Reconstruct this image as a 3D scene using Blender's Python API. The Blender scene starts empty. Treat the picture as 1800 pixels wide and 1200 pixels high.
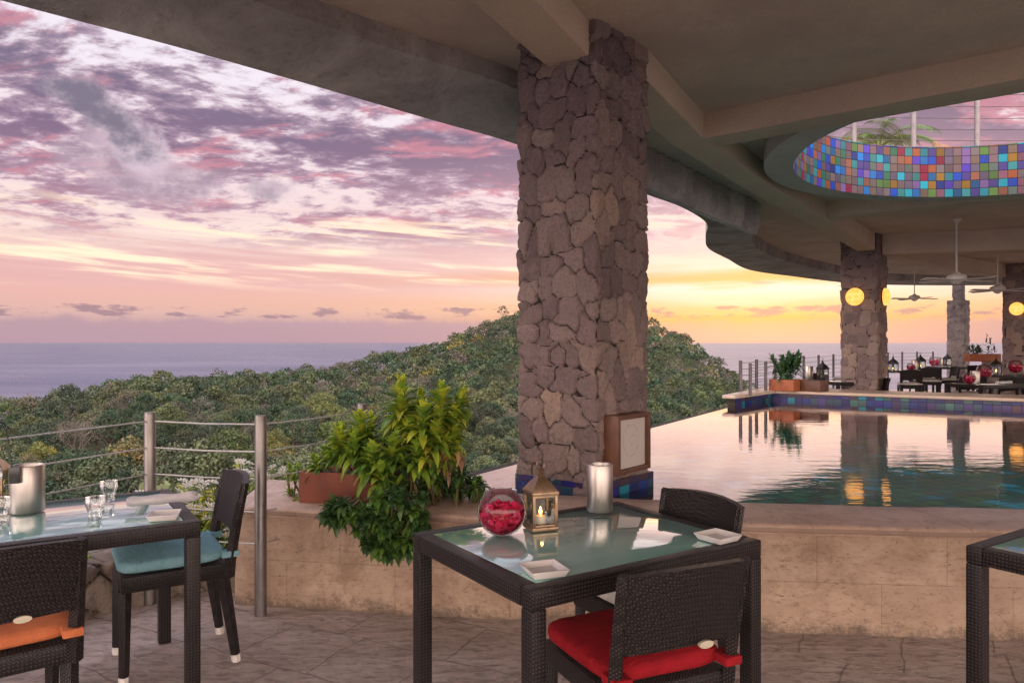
import bpy, bmesh, math, random
import numpy as np
from mathutils import Vector, Matrix, noise
from mathutils.geometry import tessellate_polygon

random.seed(7)
np.random.seed(7)
F = 1304.0          # focal length of the photograph in its own pixels
EYE = 1.46          # eye height above the terrace floor
COL = bpy.context.scene.collection
sc = bpy.context.scene
R = math.radians


def at(px, py, z):
    """world point seen at a photograph pixel, at height z above the floor"""
    Y = (z - EYE) * F / (601.0 - py)
    return Vector(((px - 900.0) / F * Y, Y, z))


def atY(px, py, Y):
    return Vector(((px - 900.0) / F * Y, Y, EYE + (601.0 - py) / F * Y))


# ------------------------------------------------------------------ objects
def tag(o, label=None, cat=None, group=None, kind=None):
    if label: o['label'] = label
    if cat: o['category'] = cat
    if group: o['group'] = group
    if kind: o['kind'] = kind
    return o


def empty(name, loc=(0, 0, 0), rz=0.0, label=None, cat=None, group=None):
    o = bpy.data.objects.new(name, None)
    o.empty_display_size = 0.1
    COL.objects.link(o)
    o.location = loc
    o.rotation_euler = (0, 0, rz)
    return tag(o, label, cat, group)


def copy_tree(o, parent=None):
    c = o.copy()
    COL.objects.link(c)
    c.parent = parent
    for ch in list(o.children):
        copy_tree(ch, c)
    return c


class MB:
    def __init__(s):
        s.v = []; s.f = []; s.uv = []; s.col = []

    def add(s, vs, fs, uvs=None, col=None):
        b = len(s.v)
        s.v += [tuple(p) for p in vs]
        s.f += [tuple(i + b for i in f) for f in fs]
        if uvs is not None: s.uv += uvs
        if col is not None: s.col += [col] * len(vs)
        return s

    def box(s, c, size, rz=0.0, M=None, col=None, taper=1.0):
        x, y, z = [k / 2 for k in size]
        vs = [Vector((a * x * (taper if cc < 0 else 1), b * y * (taper if cc < 0 else 1), cc * z)) for cc in (-1, 1) for a, b in ((-1, -1), (1, -1), (1, 1), (-1, 1))]
        m = M if M is not None else Matrix.Rotation(rz, 3, 'Z')
        vs = [m @ v + Vector(c) for v in vs]
        return s.add(vs, [(3, 2, 1, 0), (4, 5, 6, 7), (0, 1, 5, 4), (1, 2, 6, 5), (2, 3, 7, 6), (3, 0, 4, 7)], col=col)

    def tube(s, pts, radii, seg=8, col=None, caps=True):
        pts = [Vector(p) for p in pts]
        n = len(pts)
        if not hasattr(radii, '__len__'): radii = [radii] * n
        vs = []; fs = []
        up = None
        for i, p in enumerate(pts):
            t = (pts[min(i + 1, n - 1)] - pts[max(i - 1, 0)]).normalized()
            if up is None:
                up = Vector((0, 0, 1)) if abs(t.z) < .9 else Vector((1, 0, 0))
            a = t.cross(up)
            if a.length < 1e-5: a = t.cross(Vector((0, 1, 0)))
            a.normalize()
            b = t.cross(a).normalized()
            up = -b
            for k in range(seg):
                th = 2 * math.pi * k / seg
                vs.append(p + radii[i] * (math.cos(th) * a + math.sin(th) * b))
        for i in range(n - 1):
            for k in range(seg):
                k2 = (k + 1) % seg
                fs.append((i * seg + k, i * seg + k2, (i + 1) * seg + k2, (i + 1) * seg + k))
        if caps:
            fs.append(tuple(range(seg - 1, -1, -1)))
            fs.append(tuple((n - 1) * seg + k for k in range(seg)))
        return s.add(vs, fs, col=col)

    def lathe(s, prof, c=(0, 0, 0), seg=24, close=False, col=None, rot=0.0):
        vs = []; fs = []
        for (r, z) in prof:
            for k in range(seg):
                th = 2 * math.pi * k / seg + rot
                vs.append((c[0] + r * math.cos(th), c[1] + r * math.sin(th), c[2] + z))
        n = len(prof)
        for i in range(n - 1 + (1 if close else 0)):
            j = (i + 1) % n
            for k in range(seg):
                k2 = (k + 1) % seg
                fs.append((i * seg + k, i * seg + k2, j * seg + k2, j * seg + k))
        return s.add(vs, fs, col=col)

    def prism(s, poly, z0, z1, holes=(), top=True, bottom=True, sides=True):
        loops = [[Vector((p[0], p[1], 0)) for p in poly]] + [[Vector((p[0], p[1], 0)) for p in h] for h in holes]
        flat = [p for l in loops for p in l]
        tris = tessellate_polygon(loops)
        m = len(flat)
        vs = [(p.x, p.y, z0) for p in flat] + [(p.x, p.y, z1) for p in flat]
        fs = []
        for t in tris:
            a, b, c = [flat[i] for i in t]
            cr = (b - a).cross(c - a).z
            t = tuple(t) if cr > 0 else tuple(reversed(t))
            if top: fs.append(tuple(i + m for i in t))
            if bottom: fs.append(tuple(reversed(t)))
        if sides:
            st = 0
            for li, l in enumerate(loops):
                k = len(l)
                area = sum(l[i].x * l[(i + 1) % k].y - l[(i + 1) % k].x * l[i].y for i in range(k))
                ccw = area > 0
                if li > 0: ccw = not ccw
                for i in range(k):
                    a, b = st + i, st + (i + 1) % k
                    fs.append((a, b, b + m, a + m) if ccw else (b, a, a + m, b + m))
                st += k
        return s.add(vs, fs)

    def build(s, name, mat, parent=None, bevel=0.0, smooth=False, seg=2, angle=35):
        me = bpy.data.meshes.new(name)
        me.from_pydata(s.v, [], s.f)
        if s.uv and len(s.uv) == len(s.v):
            ul = me.uv_layers.new(name='UVMap')
            arr = np.array(s.uv, dtype=np.float32)
            idx = np.zeros(len(me.loops), dtype=np.int32)
            me.loops.foreach_get('vertex_index', idx)
            ul.data.foreach_set('uv', arr[idx].ravel())
        if s.col and len(s.col) == len(s.v):
            ca = me.color_attributes.new(name='col', type='FLOAT_COLOR', domain='POINT')
            arr = np.array([tuple(c) + (1,) for c in s.col], dtype=np.float32)
            ca.data.foreach_set('color', arr.ravel())
        if bevel > 0:
            bm = bmesh.new(); bm.from_mesh(me)
            es = [e for e in bm.edges if len(e.link_faces) == 2 and e.calc_face_angle(0) > R(30)]
            bmesh.ops.bevel(bm, geom=es, offset=bevel, segments=seg, affect='EDGES', profile=0.6, clamp_overlap=True)
            bm.to_mesh(me); bm.free()
        me.update()
        if smooth or bevel > 0:
            me.polygons.foreach_set('use_smooth', [True] * len(me.polygons))
            try:
                me.set_sharp_from_angle(angle=R(angle if not bevel else 50))
            except Exception:
                pass
        me.materials.append(mat)
        o = bpy.data.objects.new(name, me)
        COL.objects.link(o)
        if parent is not None: o.parent = parent
        return o


def catmull(pts, n=8, closed=False):
    P = [Vector(p) for p in pts]
    m = len(P); out = []
    rng = range(m) if closed else range(m - 1)
    for i in rng:
        if closed:
            p0, p1, p2, p3 = P[(i - 1) % m], P[i], P[(i + 1) % m], P[(i + 2) % m]
        else:
            p0, p1, p2, p3 = P[max(i - 1, 0)], P[i], P[i + 1], P[min(i + 2, m - 1)]
        for k in range(n):
            t = k / n
            out.append(0.5 * ((2 * p1) + (-p0 + p2) * t + (2 * p0 - 5 * p1 + 4 * p2 - p3) * t * t + (-p0 + 3 * p1 - 3 * p2 + p3) * t ** 3))
    if not closed: out.append(P[-1].copy())
    return out


def arclen(pts):
    L = [0.0]
    for a, b in zip(pts, pts[1:]): L.append(L[-1] + (Vector(b) - Vector(a)).length)
    return L


def offset_curve(pts, d, closed=False):
    """offset to the left of the direction of travel by d (2-D)"""
    out = []
    n = len(pts)
    for i in range(n):
        a = pts[(i - 1) % n] if closed else pts[max(i - 1, 0)]
        b = pts[(i + 1) % n] if closed else pts[min(i + 1, n - 1)]
        t = Vector((b[0] - a[0], b[1] - a[1])).normalized()
        out.append(Vector((pts[i][0] - t.y * d, pts[i][1] + t.x * d, 0)))
    return out


def resample(pts, step):
    L = arclen(pts); tot = L[-1]; n = max(2, int(tot / step)); out = []
    j = 0
    for i in range(n + 1):
        s = tot * i / n
        while j < len(L) - 2 and L[j + 1] < s: j += 1
        t = (s - L[j]) / max(L[j + 1] - L[j], 1e-9)
        out.append(Vector(pts[j]).lerp(Vector(pts[j + 1]), t))
    return out


# ------------------------------------------------------------------ node helper
class NT:
    def __init__(s, tree):
        s.t = tree
        s.n = tree.nodes; s.l = tree.links
        s.n.clear()

    def node(s, typ, **kw):
        nd = s.n.new(typ)
        for k, v in kw.items(): setattr(nd, k, v)
        return nd

    def put(s, sock, v):
        if isinstance(v, bpy.types.NodeSocket): s.l.new(v, sock)
        elif v is not None:
            if hasattr(sock.default_value, '__len__') and not hasattr(v, '__len__'):
                v = (v,) * len(sock.default_value)
            if hasattr(v, '__len__') and len(v) == 3 and len(sock.default_value) == 4: v = tuple(v) + (1,)
            sock.default_value = v

    def m(s, op, a, b=None, c=None, clamp=False):
        nd = s.node('ShaderNodeMath', operation=op, use_clamp=clamp)
        s.put(nd.inputs[0], a); s.put(nd.inputs[1], b)
        if c is not None: s.put(nd.inputs[2], c)
        return nd.outputs[0]

    def add(s, a, b): return s.m('ADD', a, b)
    def sub(s, a, b): return s.m('SUBTRACT', a, b)
    def mul(s, a, b): return s.m('MULTIPLY', a, b)
    def div(s, a, b): return s.m('DIVIDE', a, b)

    def vm(s, op, a, b=None):
        nd = s.node('ShaderNodeVectorMath', operation=op)
        s.put(nd.inputs[0], a)
        if b is not None:
            s.put(nd.inputs['Scale'] if op == 'SCALE' else nd.inputs[1], b)
        return nd.outputs['Value'] if op in ('LENGTH', 'DOT_PRODUCT', 'DISTANCE') else nd.outputs[0]

    def sep(s, v):
        nd = s.node('ShaderNodeSeparateXYZ'); s.put(nd.inputs[0], v); return nd.outputs

    def comb(s, x=0.0, y=0.0, z=0.0):
        nd = s.node('ShaderNodeCombineXYZ')
        s.put(nd.inputs[0], x); s.put(nd.inputs[1], y); s.put(nd.inputs[2], z)
        return nd.outputs[0]

    def noise(s, vec, scale=5.0, detail=4.0, rough=0.55, dist=0.0, out='Fac', dim='3D', lac=2.0):
        nd = s.node('ShaderNodeTexNoise', noise_dimensions=dim)
        s.put(nd.inputs['Vector'], vec); s.put(nd.inputs['Scale'], scale); s.put(nd.inputs['Detail'], detail)
        s.put(nd.inputs['Roughness'], rough); s.put(nd.inputs['Distortion'], dist); s.put(nd.inputs['Lacunarity'], lac)
        return nd.outputs[out]

    def voro(s, vec, scale=5.0, feature='F1', out='Distance', rand=1.0):
        nd = s.node('ShaderNodeTexVoronoi', feature=feature)
        s.put(nd.inputs['Vector'], vec); s.put(nd.inputs['Scale'], scale); s.put(nd.inputs['Randomness'], rand)
        return nd.outputs[out]

    def ss(s, v, a, b):
        """smooth step of v from a to b"""
        nd = s.node('ShaderNodeMapRange', interpolation_type='SMOOTHSTEP')
        s.put(nd.inputs['Value'], v); s.put(nd.inputs['From Min'], a); s.put(nd.inputs['From Max'], b)
        return nd.outputs[0]

    def mapr(s, v, a, b, c, d, clamp=True):
        nd = s.node('ShaderNodeMapRange', clamp=clamp)
        for k, x in zip(('Value', 'From Min', 'From Max', 'To Min', 'To Max'), (v, a, b, c, d)): s.put(nd.inputs[k], x)
        return nd.outputs[0]

    def ramp(s, v, stops, interp='LINEAR'):
        nd = s.node('ShaderNodeValToRGB'); cr = nd.color_ramp; cr.interpolation = interp
        while len(cr.elements) < len(stops): cr.elements.new(0.5)
        for e, (p, c) in zip(cr.elements, stops):
            e.position = p
            e.color = (tuple(c) + (1,)) if hasattr(c, '__len__') else (c, c, c, 1)
        s.put(nd.inputs[0], v)
        return nd.outputs[0]

    def mix(s, f, a, b, mode='MIX'):
        nd = s.node('ShaderNodeMix', data_type='RGBA', blend_type=mode)
        s.put(nd.inputs[0], f); s.put(nd.inputs[6], a); s.put(nd.inputs[7], b)
        return nd.outputs[2]

    def bump(s, h, strength=0.5, dist=0.01, normal=None):
        nd = s.node('ShaderNodeBump')
        s.put(nd.inputs['Strength'], strength); s.put(nd.inputs['Distance'], dist); s.put(nd.inputs['Height'], h)
        if normal is not None: s.put(nd.inputs['Normal'], normal)
        return nd.outputs[0]

    def coord(s, which='Object'):
        return s.node('ShaderNodeTexCoord').outputs[which]

    def scalev(s, v, sx, sy, sz, rot=(0, 0, 0)):
        nd = s.node('ShaderNodeMapping')
        s.put(nd.inputs['Vector'], v)
        nd.inputs['Scale'].default_value = (sx, sy, sz); nd.inputs['Rotation'].default_value = rot
        return nd.outputs[0]

    def principled(s, color=None, rough=0.5, metal=0.0, normal=None, **kw):
        b = s.node('ShaderNodeBsdfPrincipled')
        s.put(b.inputs['Base Color'], color); s.put(b.inputs['Roughness'], rough); s.put(b.inputs['Metallic'], metal)
        if normal is not None: s.put(b.inputs['Normal'], normal)
        for k, v in kw.items(): s.put(b.inputs[k.replace('_', ' ')], v)
        return b.outputs[0]

    def out(s, sh, disp=None):
        o = s.node('ShaderNodeOutputMaterial')
        s.l.new(sh, o.inputs[0])


def newmat(name):
    m = bpy.data.materials.new(name)
    m.use_nodes = True
    return m, NT(m.node_tree)


def simple(name, c1, c2=None, rough=0.6, metal=0.0, scale=12.0, bump=0.0, bscale=60.0, **kw):
    m, t = newmat(name)
    co = t.coord()
    if c2 is None: c2 = tuple(x * .8 for x in c1)
    n = t.noise(co, scale, 5, .6)
    col = t.mix(t.ss(n, .35, .65), c1, c2)
    nr = t.bump(t.noise(co, bscale, 4, .6), bump, .004) if bump else None
    rr = t.mapr(t.noise(co, scale * 2.3, 3), .3, .7, rough * .85, min(1, rough * 1.15))
    t.out(t.principled(col, rr, metal, nr, **kw))
    return m


M = {}
# ------------------------------------------------------------------ materials
def make_mats():
    # plaster of the ceiling and beams
    def plaster(name, a, b, bumpy=.35):
        m, t = newmat(name); co = t.coord()
        n1 = t.noise(co, 1.3, 9, .72); n2 = t.noise(co, 70, 4, .75)
        col = t.mix(t.ss(n1, .3, .7), a, b)
        col = t.mix(t.mul(t.ss(n2, .40, .65), .42), col, tuple(x * .62 for x in a))
        t.out(t.principled(col, .85, 0, t.bump(t.add(n2, t.mul(n1, .5)), bumpy, .012)))
        return m
    M['ceiling'] = plaster('ceiling_plaster', (.66, .54, .43), (.48, .39, .32))
    M['beam'] = plaster('beam_plaster', (.64, .51, .38), (.54, .43, .33))
    M['ring'] = plaster('ring_plaster', (.58, .53, .47), (.46, .42, .38))
    # weathered concrete of the roof edge
    m, t = newmat('edge_concrete'); co = t.coord()
    n = t.noise(co, 1.4, 8, .68, .6); n2 = t.noise(co, 14, 6, .7)
    col = t.ramp(n, [(.3, (0.211, 0.194, 0.186)), (.5, (0.373, 0.348, 0.324)), (.68, (0.535, 0.503, 0.47))])
    col = t.mix(t.mul(t.ss(n2, .5, .75), .5), col, (.12, .11, .10))
    t.out(t.principled(col, .9, 0, t.bump(t.add(t.mul(n, 2.), n2), .5, .02)))
    M['concrete'] = m

    # stones of the columns and low walls
    def stone(name, cols, joint):
        m, t = newmat(name); co = t.coord()
        a = t.node('ShaderNodeAttribute', attribute_name='cell')
        sp = t.sep(a.outputs['Color'])
        cell, groove = sp[0], sp[1]
        base = t.ramp(cell, [(i / (len(cols) - 1), c) for i, c in enumerate(cols)])
        n = t.noise(co, 9, 8, .7); n2 = t.noise(co, 55, 5, .75)
        base = t.mix(t.mul(t.ss(n, .45, .72), .45), base, tuple(c * 1.35 for c in cols[len(cols) // 2]))
        base = t.mix(t.mul(t.ss(n2, .45, .7), .45), base, tuple(c * .45 for c in cols[0]))
        base = t.mix(t.ss(groove, .05, .62), joint, base)
        h = t.add(t.mul(n, 1.3), t.mul(n2, .5))
        t.out(t.principled(base, .88, 0, t.bump(h, 1.0, .035)))
        return m
    M['stone'] = stone('column_stone', [(.175, .128, .125), (.24, .178, .168), (.29, .22, .205), (.20, .146, .145), (.35, .275, .24), (.26, .192, .184), (.19, .138, .137), (.31, .235, .22), (.42, .315, .245), (.245, .185, .18)], (.022, .017, .016))
    M['stone_grey'] = stone('grey_stone', [(0.218, 0.185, 0.185), (0.302, 0.26, 0.252), (0.37, 0.328, 0.302), (0.277, 0.235, 0.235)], (0.084, 0.0714, 0.0672))
    M['rock'] = stone('retaining_stone', [(.22, .17, .14), (.30, .24, .20), (.38, .31, .26)], (.05, .04, .035))

    # travertine wall and cap
    def travertine(name, a, b, dark, bw, bh, seam=.6, stain=True):
        m, t = newmat(name)
        uv = t.coord('UV'); co = t.coord()
        br = t.node('ShaderNodeTexBrick'); br.offset = .5
        t.put(br.inputs['Vector'], uv)
        for k, v in (('Color1', (0, 0, 0)), ('Color2', (1, 1, 1)), ('Mortar', (.5, .5, .5)), ('Scale', 1.0), ('Mortar Size', .0028), ('Mortar Smooth', .3), ('Brick Width', bw), ('Row Height', bh)):
            t.put(br.inputs[k], v)
        blk = br.outputs['Color']; mort = br.outputs['Fac']
        n = t.noise(t.scalev(co, 1, 1, 1.6), 3.0, 9, .68, .5)
        n2 = t.noise(t.scalev(co, 1, 1, 3.0), 16, 7, .72)
        pit = t.ss(t.noise(t.scalev(co, 1, 1, 2.2), 38, 5, .7), .60, .68)
        col = t.mix(t.ss(n, .34, .66), a, b)
        col = t.mix(t.mul(t.ss(t.noise(co, 1.7, 9, .72, .8), .50, .66), .6), col, dark)
        col = t.mix(t.mul(blk, .28), col, tuple(x * .72 for x in b))
        col = t.mix(t.mul(t.ss(n2, .5, .68), .55), col, dark)
        col = t.mix(t.mul(pit, .7), col, tuple(x * .5 for x in dark))
        if stain:
            z = t.sep(co)[2]
            low = t.mapr(z, 0.0, .2, 1.0, 0.0)
            grime = t.mul(t.ss(t.add(t.add(t.mul(t.noise(co, 5, 9, .78), .7), t.mul(t.noise(co, 40, 4, .8), .3)), t.mul(t.m('POWER', low, 1.6), .34)), .60, .90), 1.0)
            col = t.mix(t.mul(grime, .8), col, (.06, .045, .035))
        col = t.mix(t.mul(mort, seam), col, tuple(x * .55 for x in dark))
        h = t.sub(t.sub(t.mul(n2, .5), t.mul(pit, .7)), mort)
        t.out(t.principled(col, t.mapr(n, .3, .7, .45, .7), 0, t.bump(h, .5, .006)))
        return m
    M['travertine'] = travertine('travertine_wall', (.45, .335, .245), (.35, .245, .175), (0.178, 0.106, 0.066), .62, .26, seam=.22)
    M['cap'] = travertine('travertine_cap', (0.561, 0.425, 0.34), (0.468, 0.332, 0.255), (0.281, 0.187, 0.136), .75, 3.0, stain=False)

    # terrace floor: rough cleft slabs
    m, t = newmat('terrace_paving'); co = t.coord()
    warp = t.vm('ADD', co, t.vm('SCALE', t.noise(co, 2.5, 3, .6, 0, 'Color'), .10))
    rc = t.scalev(warp, 1, 1, 1, (0, 0, R(28)))
    br = t.node('ShaderNodeTexBrick'); br.offset = .37; br.squash = .7; br.squash_frequency = 3
    t.put(br.inputs['Vector'], rc)
    for k, v in (('Color1', (0, 0, 0)), ('Color2', (1, 1, 1)), ('Mortar', (.5, .5, .5)), ('Scale', 1.0), ('Mortar Size', .006), ('Mortar Smooth', .5), ('Brick Width', .62), ('Row Height', .42)):
        t.put(br.inputs[k], v)
    lay = t.scalev(co, 1.0, 2.6, 1, (0, 0, R(-20)))
    n1 = t.noise(lay, 2.2, 9, .66, .8); n2 = t.noise(lay, 11, 8, .72, .5); n3 = t.noise(co, 60, 4, .7)
    col = t.ramp(n1, [(.28, (0.464, 0.354, 0.314)), (.47, (0.734, 0.589, 0.529)), (.6, (0.907, 0.766, 0.708)), (.75, (0.773, 0.57, 0.472))])
    col = t.mix(t.mul(br.outputs['Color'], .22), col, (.22, .19, .19))
    col = t.mix(t.mul(t.ss(n2, .47, .62), .52), col, (.17, .12, .105))
    col = t.mix(t.mul(t.ss(n2, .46, .36), .35), col, (.72, .62, .57))
    col = t.mix(t.mul(t.ss(n3, .55, .7), .4), col, (.55, .46, .42))
    col = t.mix(t.mul(br.outputs['Fac'], .45), col, (.08, .06, .055))
    h = t.sub(t.add(t.add(t.mul(n1, 1.6), t.mul(n2, 1.9)), t.mul(n3, .35)), t.mul(br.outputs['Fac'], .6))
    t.out(t.principled(col, t.mapr(n2, .35, .65, .26, .6), 0, t.bump(h, 1.0, .032)))
    M['floor'] = m
    M['far_floor'] = simple('far_paving', (.56, .45, .36), (.48, .38, .31), .35, scale=3)

    # mosaics
    def mosaic(name, size, stops, grout, rough=.18, sizey=None, clump=0.0, spec=.5):
        m, t = newmat(name)
        uv = t.coord('UV'); s = t.sep(uv)
        u = t.div(s[0], size); v = t.div(s[1], sizey or size)
        fu, fv = t.m('FLOOR', u), t.m('FLOOR', v)
        wn = t.node('ShaderNodeTexWhiteNoise', noise_dimensions='2D'); t.put(wn.inputs['Vector'], t.comb(fu, fv))
        r = wn.outputs['Value']; rc = t.sep(wn.outputs['Color'])
        col = t.ramp(r, stops, 'CONSTANT')
        col = t.mix(t.mul(t.noise(t.comb(u, v), 3.5, 4, .7), .30), col, (.07, .07, .085))
        hs = t.node('ShaderNodeHueSaturation')
        t.put(hs.inputs['Value'], t.mapr(rc[1], 0, 1, .75, 1.25)); hs.inputs['Saturation'].default_value = 1.22; t.put(hs.inputs['Color'], col)
        col = hs.outputs[0]
        eu = t.m('ABSOLUTE', t.sub(t.m('FRACT', u), .5)); ev = t.m('ABSOLUTE', t.sub(t.m('FRACT', v), .5))
        g = t.ss(t.m('MAXIMUM', eu, ev), .455, .485)
        col = t.mix(g, col, grout)
        t.out(t.principled(col, t.mix(g, rough, .8), 0, t.bump(t.mul(g, -1.), .6, .004), Specular_IOR_Level=spec))
        return m
    many = [(0.0181, 0.0754, 0.186), (0.126, 0.0601, 0.0901), (0.03, 0.144, 0.186), (0.0901, 0.066, 0.0781), (0.012, 0.027, 0.144), (0.186, 0.066, 0.036), (0.0601, 0.0901, 0.0841), (0.114, 0.0781, 0.0901),
            (0.036, 0.165, 0.181), (0.0181, 0.0993, 0.0601), (0.165, 0.0993, 0.024), (0.0781, 0.066, 0.108), (0.151, 0.0149, 0.039), (0.0481, 0.039, 0.151), (0.108, 0.0814, 0.066), (0.165, 0.0754, 0.0511), (0.0601, 0.126, 0.036), (0.0993, 0.0841, 0.0901)]
    many = many[:9] + [(.03, .14, .42), (.09, .07, .33)] + many[9:] + [(.05, .28, .38), (.02, .06, .36), (.13, .09, .22)]
    M['mosaic'] = mosaic('glass_mosaic', .096, [(i / len(many), c) for i, c in enumerate(many)], (.015, .015, .018), .4, spec=.22)
    blues = [(.01, .03, .17), (.03, .02, .07), (.01, .22, .30), (.03, .03, .16), (.06, .03, .05), (.02, .06, .10), (.01, .02, .12), (.04, .12, .11), (.05, .04, .14)]
    M['pooltile'] = mosaic('pool_edge_tile', .115, [(i / len(blues), c) for i, c in enumerate(blues)], (.03, .03, .05), .38, .115)
    greens = [(0.0832, 0.276, 0.235), (0.123, 0.344, 0.248), (0.0552, 0.206, 0.193), (0.166, 0.359, 0.221), (0.0832, 0.262, 0.276), (0.138, 0.221, 0.193), (0.0276, 0.524, 0.718), (0.0968, 0.304, 0.221), (0.193, 0.206, 0.166), (0.069, 0.235, 0.248), (0.138, 0.304, 0.206)]
    M['poolfloor'] = mosaic('pool_bottom_tile', .15, [(i / len(greens), c) for i, c in enumerate(greens)], (.02, .05, .045), .3, .15)

    # water of the pool: Fresnel reflection over a clear, tinted body
    m, t = newmat('pool_water'); co = t.coord()
    w = t.scalev(co, .9, 2.6, 1, (0, 0, R(-12)))
    h = t.add(t.mul(t.noise(w, 3.2, 3, .5, .4), .75), t.mul(t.noise(t.scalev(co, 1, 1.8, 1), 11, 3, .5), .16))
    patch = t.ss(t.noise(co, .5, 3, .5), .35, .62)
    nb = t.bump(h, t.mapr(patch, 0, 1, .010, .040), .06)
    fr = t.node('ShaderNodeFresnel'); fr.inputs['IOR'].default_value = 1.36; t.put(fr.inputs['Normal'], nb)
    gl = t.node('ShaderNodeBsdfGlossy'); gl.inputs['Roughness'].default_value = .015; t.put(gl.inputs['Normal'], nb)
    gl.inputs['Color'].default_value = (1, .93, .96, 1)
    tr = t.node('ShaderNodeBsdfTransparent'); tr.inputs['Color'].default_value = (.72, .9, .88, 1)
    mx = t.node('ShaderNodeMixShader'); t.put(mx.inputs[0], t.m('MULTIPLY', fr.outputs[0], 1.28, clamp=True))
    t.l.new(tr.outputs[0], mx.inputs[1]); t.l.new(gl.outputs[0], mx.inputs[2])
    t.out(mx.outputs[0]); M['pool'] = m

    # sea
    m, t = newmat('sea_water'); co = t.coord()
    h = t.add(t.add(t.noise(t.scalev(co, .5, 1.3, 1), .012, 7, .7), t.mul(t.noise(t.scalev(co, .5, 1, 1), .10, 4, .6), .3)), t.mul(t.noise(t.scalev(co, .4, 1.2, 1), .002, 4, .6), 1.6))
    col = t.mix(t.ss(t.noise(t.scalev(co, .35, 1.6, 1), .0016, 6, .65), .38, .64), (.035, .06, .13), (.11, .12, .19))
    t.out(t.principled(col, .28, 0, t.bump(h, .8, 14.0), IOR=1.33, Specular_IOR_Level=.42, Specular_Tint=(.74, .92, 1.0))); M['sea'] = m

    # thin clear glass
    m, t = newmat('clear_glass')
    fr = t.node('ShaderNodeFresnel'); fr.inputs['IOR'].default_value = 1.5
    gl = t.node('ShaderNodeBsdfGlossy'); gl.inputs['Roughness'].default_value = .02
    tr = t.node('ShaderNodeBsdfTransparent'); tr.inputs['Color'].default_value = (.93, .96, .96, 1)
    mx = t.node('ShaderNodeMixShader'); t.put(mx.inputs[0], t.mul(fr.outputs[0], .8))
    t.l.new(tr.outputs[0], mx.inputs[1]); t.l.new(gl.outputs[0], mx.inputs[2])
    t.out(mx.outputs[0]); M['glass'] = m
    m2 = m.copy(); m2.name = 'drinking_glass'; M['drink'] = m2
    for nd in m2.node_tree.nodes:
        if nd.type == 'FRESNEL': nd.inputs['IOR'].default_value = 2.1

    # back-painted glass of the table tops
    m, t = newmat('frosted_table_glass'); co = t.coord()
    n = t.noise(co, 700, 2, .6)
    col = t.mix(n, (.27, .58, .53), (.33, .66, .60))
    smear = t.noise(co, 6, 5, .6)
    t.out(t.principled(col, t.mapr(smear, .3, .7, .03, .09), 0, None, IOR=2.6, Coat_Weight=1.0, Coat_IOR=1.8, Coat_Roughness=.03)); M['tableglass'] = m

    # woven synthetic rattan
    def wicker(name, a, b, k=520., lean=False):
        m, t = newmat(name); co = t.coord(); s = t.sep(co)
        sx, sy, sz = [t.m('SINE', t.mul(s[i], k)) for i in range(3)]
        h = t.add(t.add(t.mul(sx, sy), t.mul(sy, sz)), t.mul(sz, sx))
        f = t.ss(h, -.6, .9)
        col = t.mix(f, a, b)
        t.out(t.principled(col, .42, 0, t.bump(f, 1.0, .010), Specular_IOR_Level=.38))
        return m
    M['wicker'] = wicker('dark_wicker', (.009, .007, .007), (.045, .036, .038))
    M['wicker_far'] = simple('dark_wicker_far', (.035, .027, .028), (.055, .045, .045), .45)

    def fabric(name, a, b):
        m, t = newmat(name); co = t.coord(); s = t.sep(co)
        wv = t.add(t.m('SINE', t.mul(s[0], 1900.)), t.m('SINE', t.mul(s[1], 1900.)))
        n = t.noise(co, 14, 5, .6)
        col = t.mix(t.ss(n, .3, .7), a, b)
        col = t.mix(t.mul(t.ss(t.noise(co, 350, 2), .4, .65), .35), col, tuple(x * .55 for x in a))
        fold = t.noise(t.scalev(co, 1, 3, 1), 9, 4, .55, 1.0)
        t.out(t.principled(col, .9, 0, t.bump(t.add(t.mul(fold, 3.), t.mul(wv, .1)), .6, .008), Specular_IOR_Level=.15))
        return m
    M['red'] = fabric('red_canvas', (.35, .014, .022), (.26, .011, .018))
    M['blue'] = fabric('blue_canvas', (.25, .47, .54), (.20, .40, .47))
    M['orange'] = fabric('orange_canvas', (.62, .20, .085), (.52, .155, .065))
    M['cream'] = fabric('cream_canvas', (.62, .60, .55), (.5, .48, .45))
    M['linen'] = fabric('white_linen', (.66, .64, .66), (.56, .54, .58))
    M['china'] = simple('white_china', (.72, .70, .68), (.68, .66, .65), .12)
    M['steel'] = simple('brushed_steel', (.23, .215, .205), (.17, .16, .155), .42, .75, scale=3)
    m, t = newmat('brushed_cooler_steel'); co = t.coord()
    n = t.noise(t.scalev(co, 40, 40, .6), 6, 4, .6)
    t.out(t.principled(t.mix(n, (.40, .37, .34), (.52, .49, .46)), t.mapr(n, .3, .7, .34, .46), 1.0, t.bump(n, .05, .001))); M['cooler'] = m
    M['cable'] = simple('steel_cable', (.50, .50, .50), (.4, .4, .4), .4, .2)
    M['greypost'] = simple('grey_post', (.20, .19, .21), (.16, .15, .17), .5, .2)
    M['darkpost'] = simple('dark_steel_post', (.13, .12, .13), (.10, .09, .10), .4, .7)
    M['brass'] = simple('aged_brass', (.34, .24, .15), (.24, .17, .11), .36, .8, scale=25)
    M['blackmetal'] = simple('black_lantern_metal', (.03, .028, .026), (.05, .045, .04), .4, .5)
    M['black'] = simple('black_plastic', (.012, .012, .013), (.02, .02, .02), .3)
    M['white_plastic'] = simple('white_plastic', (.7, .68, .64), (.62, .6, .56), .35)
    M['badge'] = simple('metal_badge', (.62, .58, .45), (.5, .46, .36), .4, .3)
    M['wood'] = simple('brown_wood', (.125, .052, .026), (.08, .034, .018), .5, scale=8, bump=.3, bscale=20)
    M['paper'] = None
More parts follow.
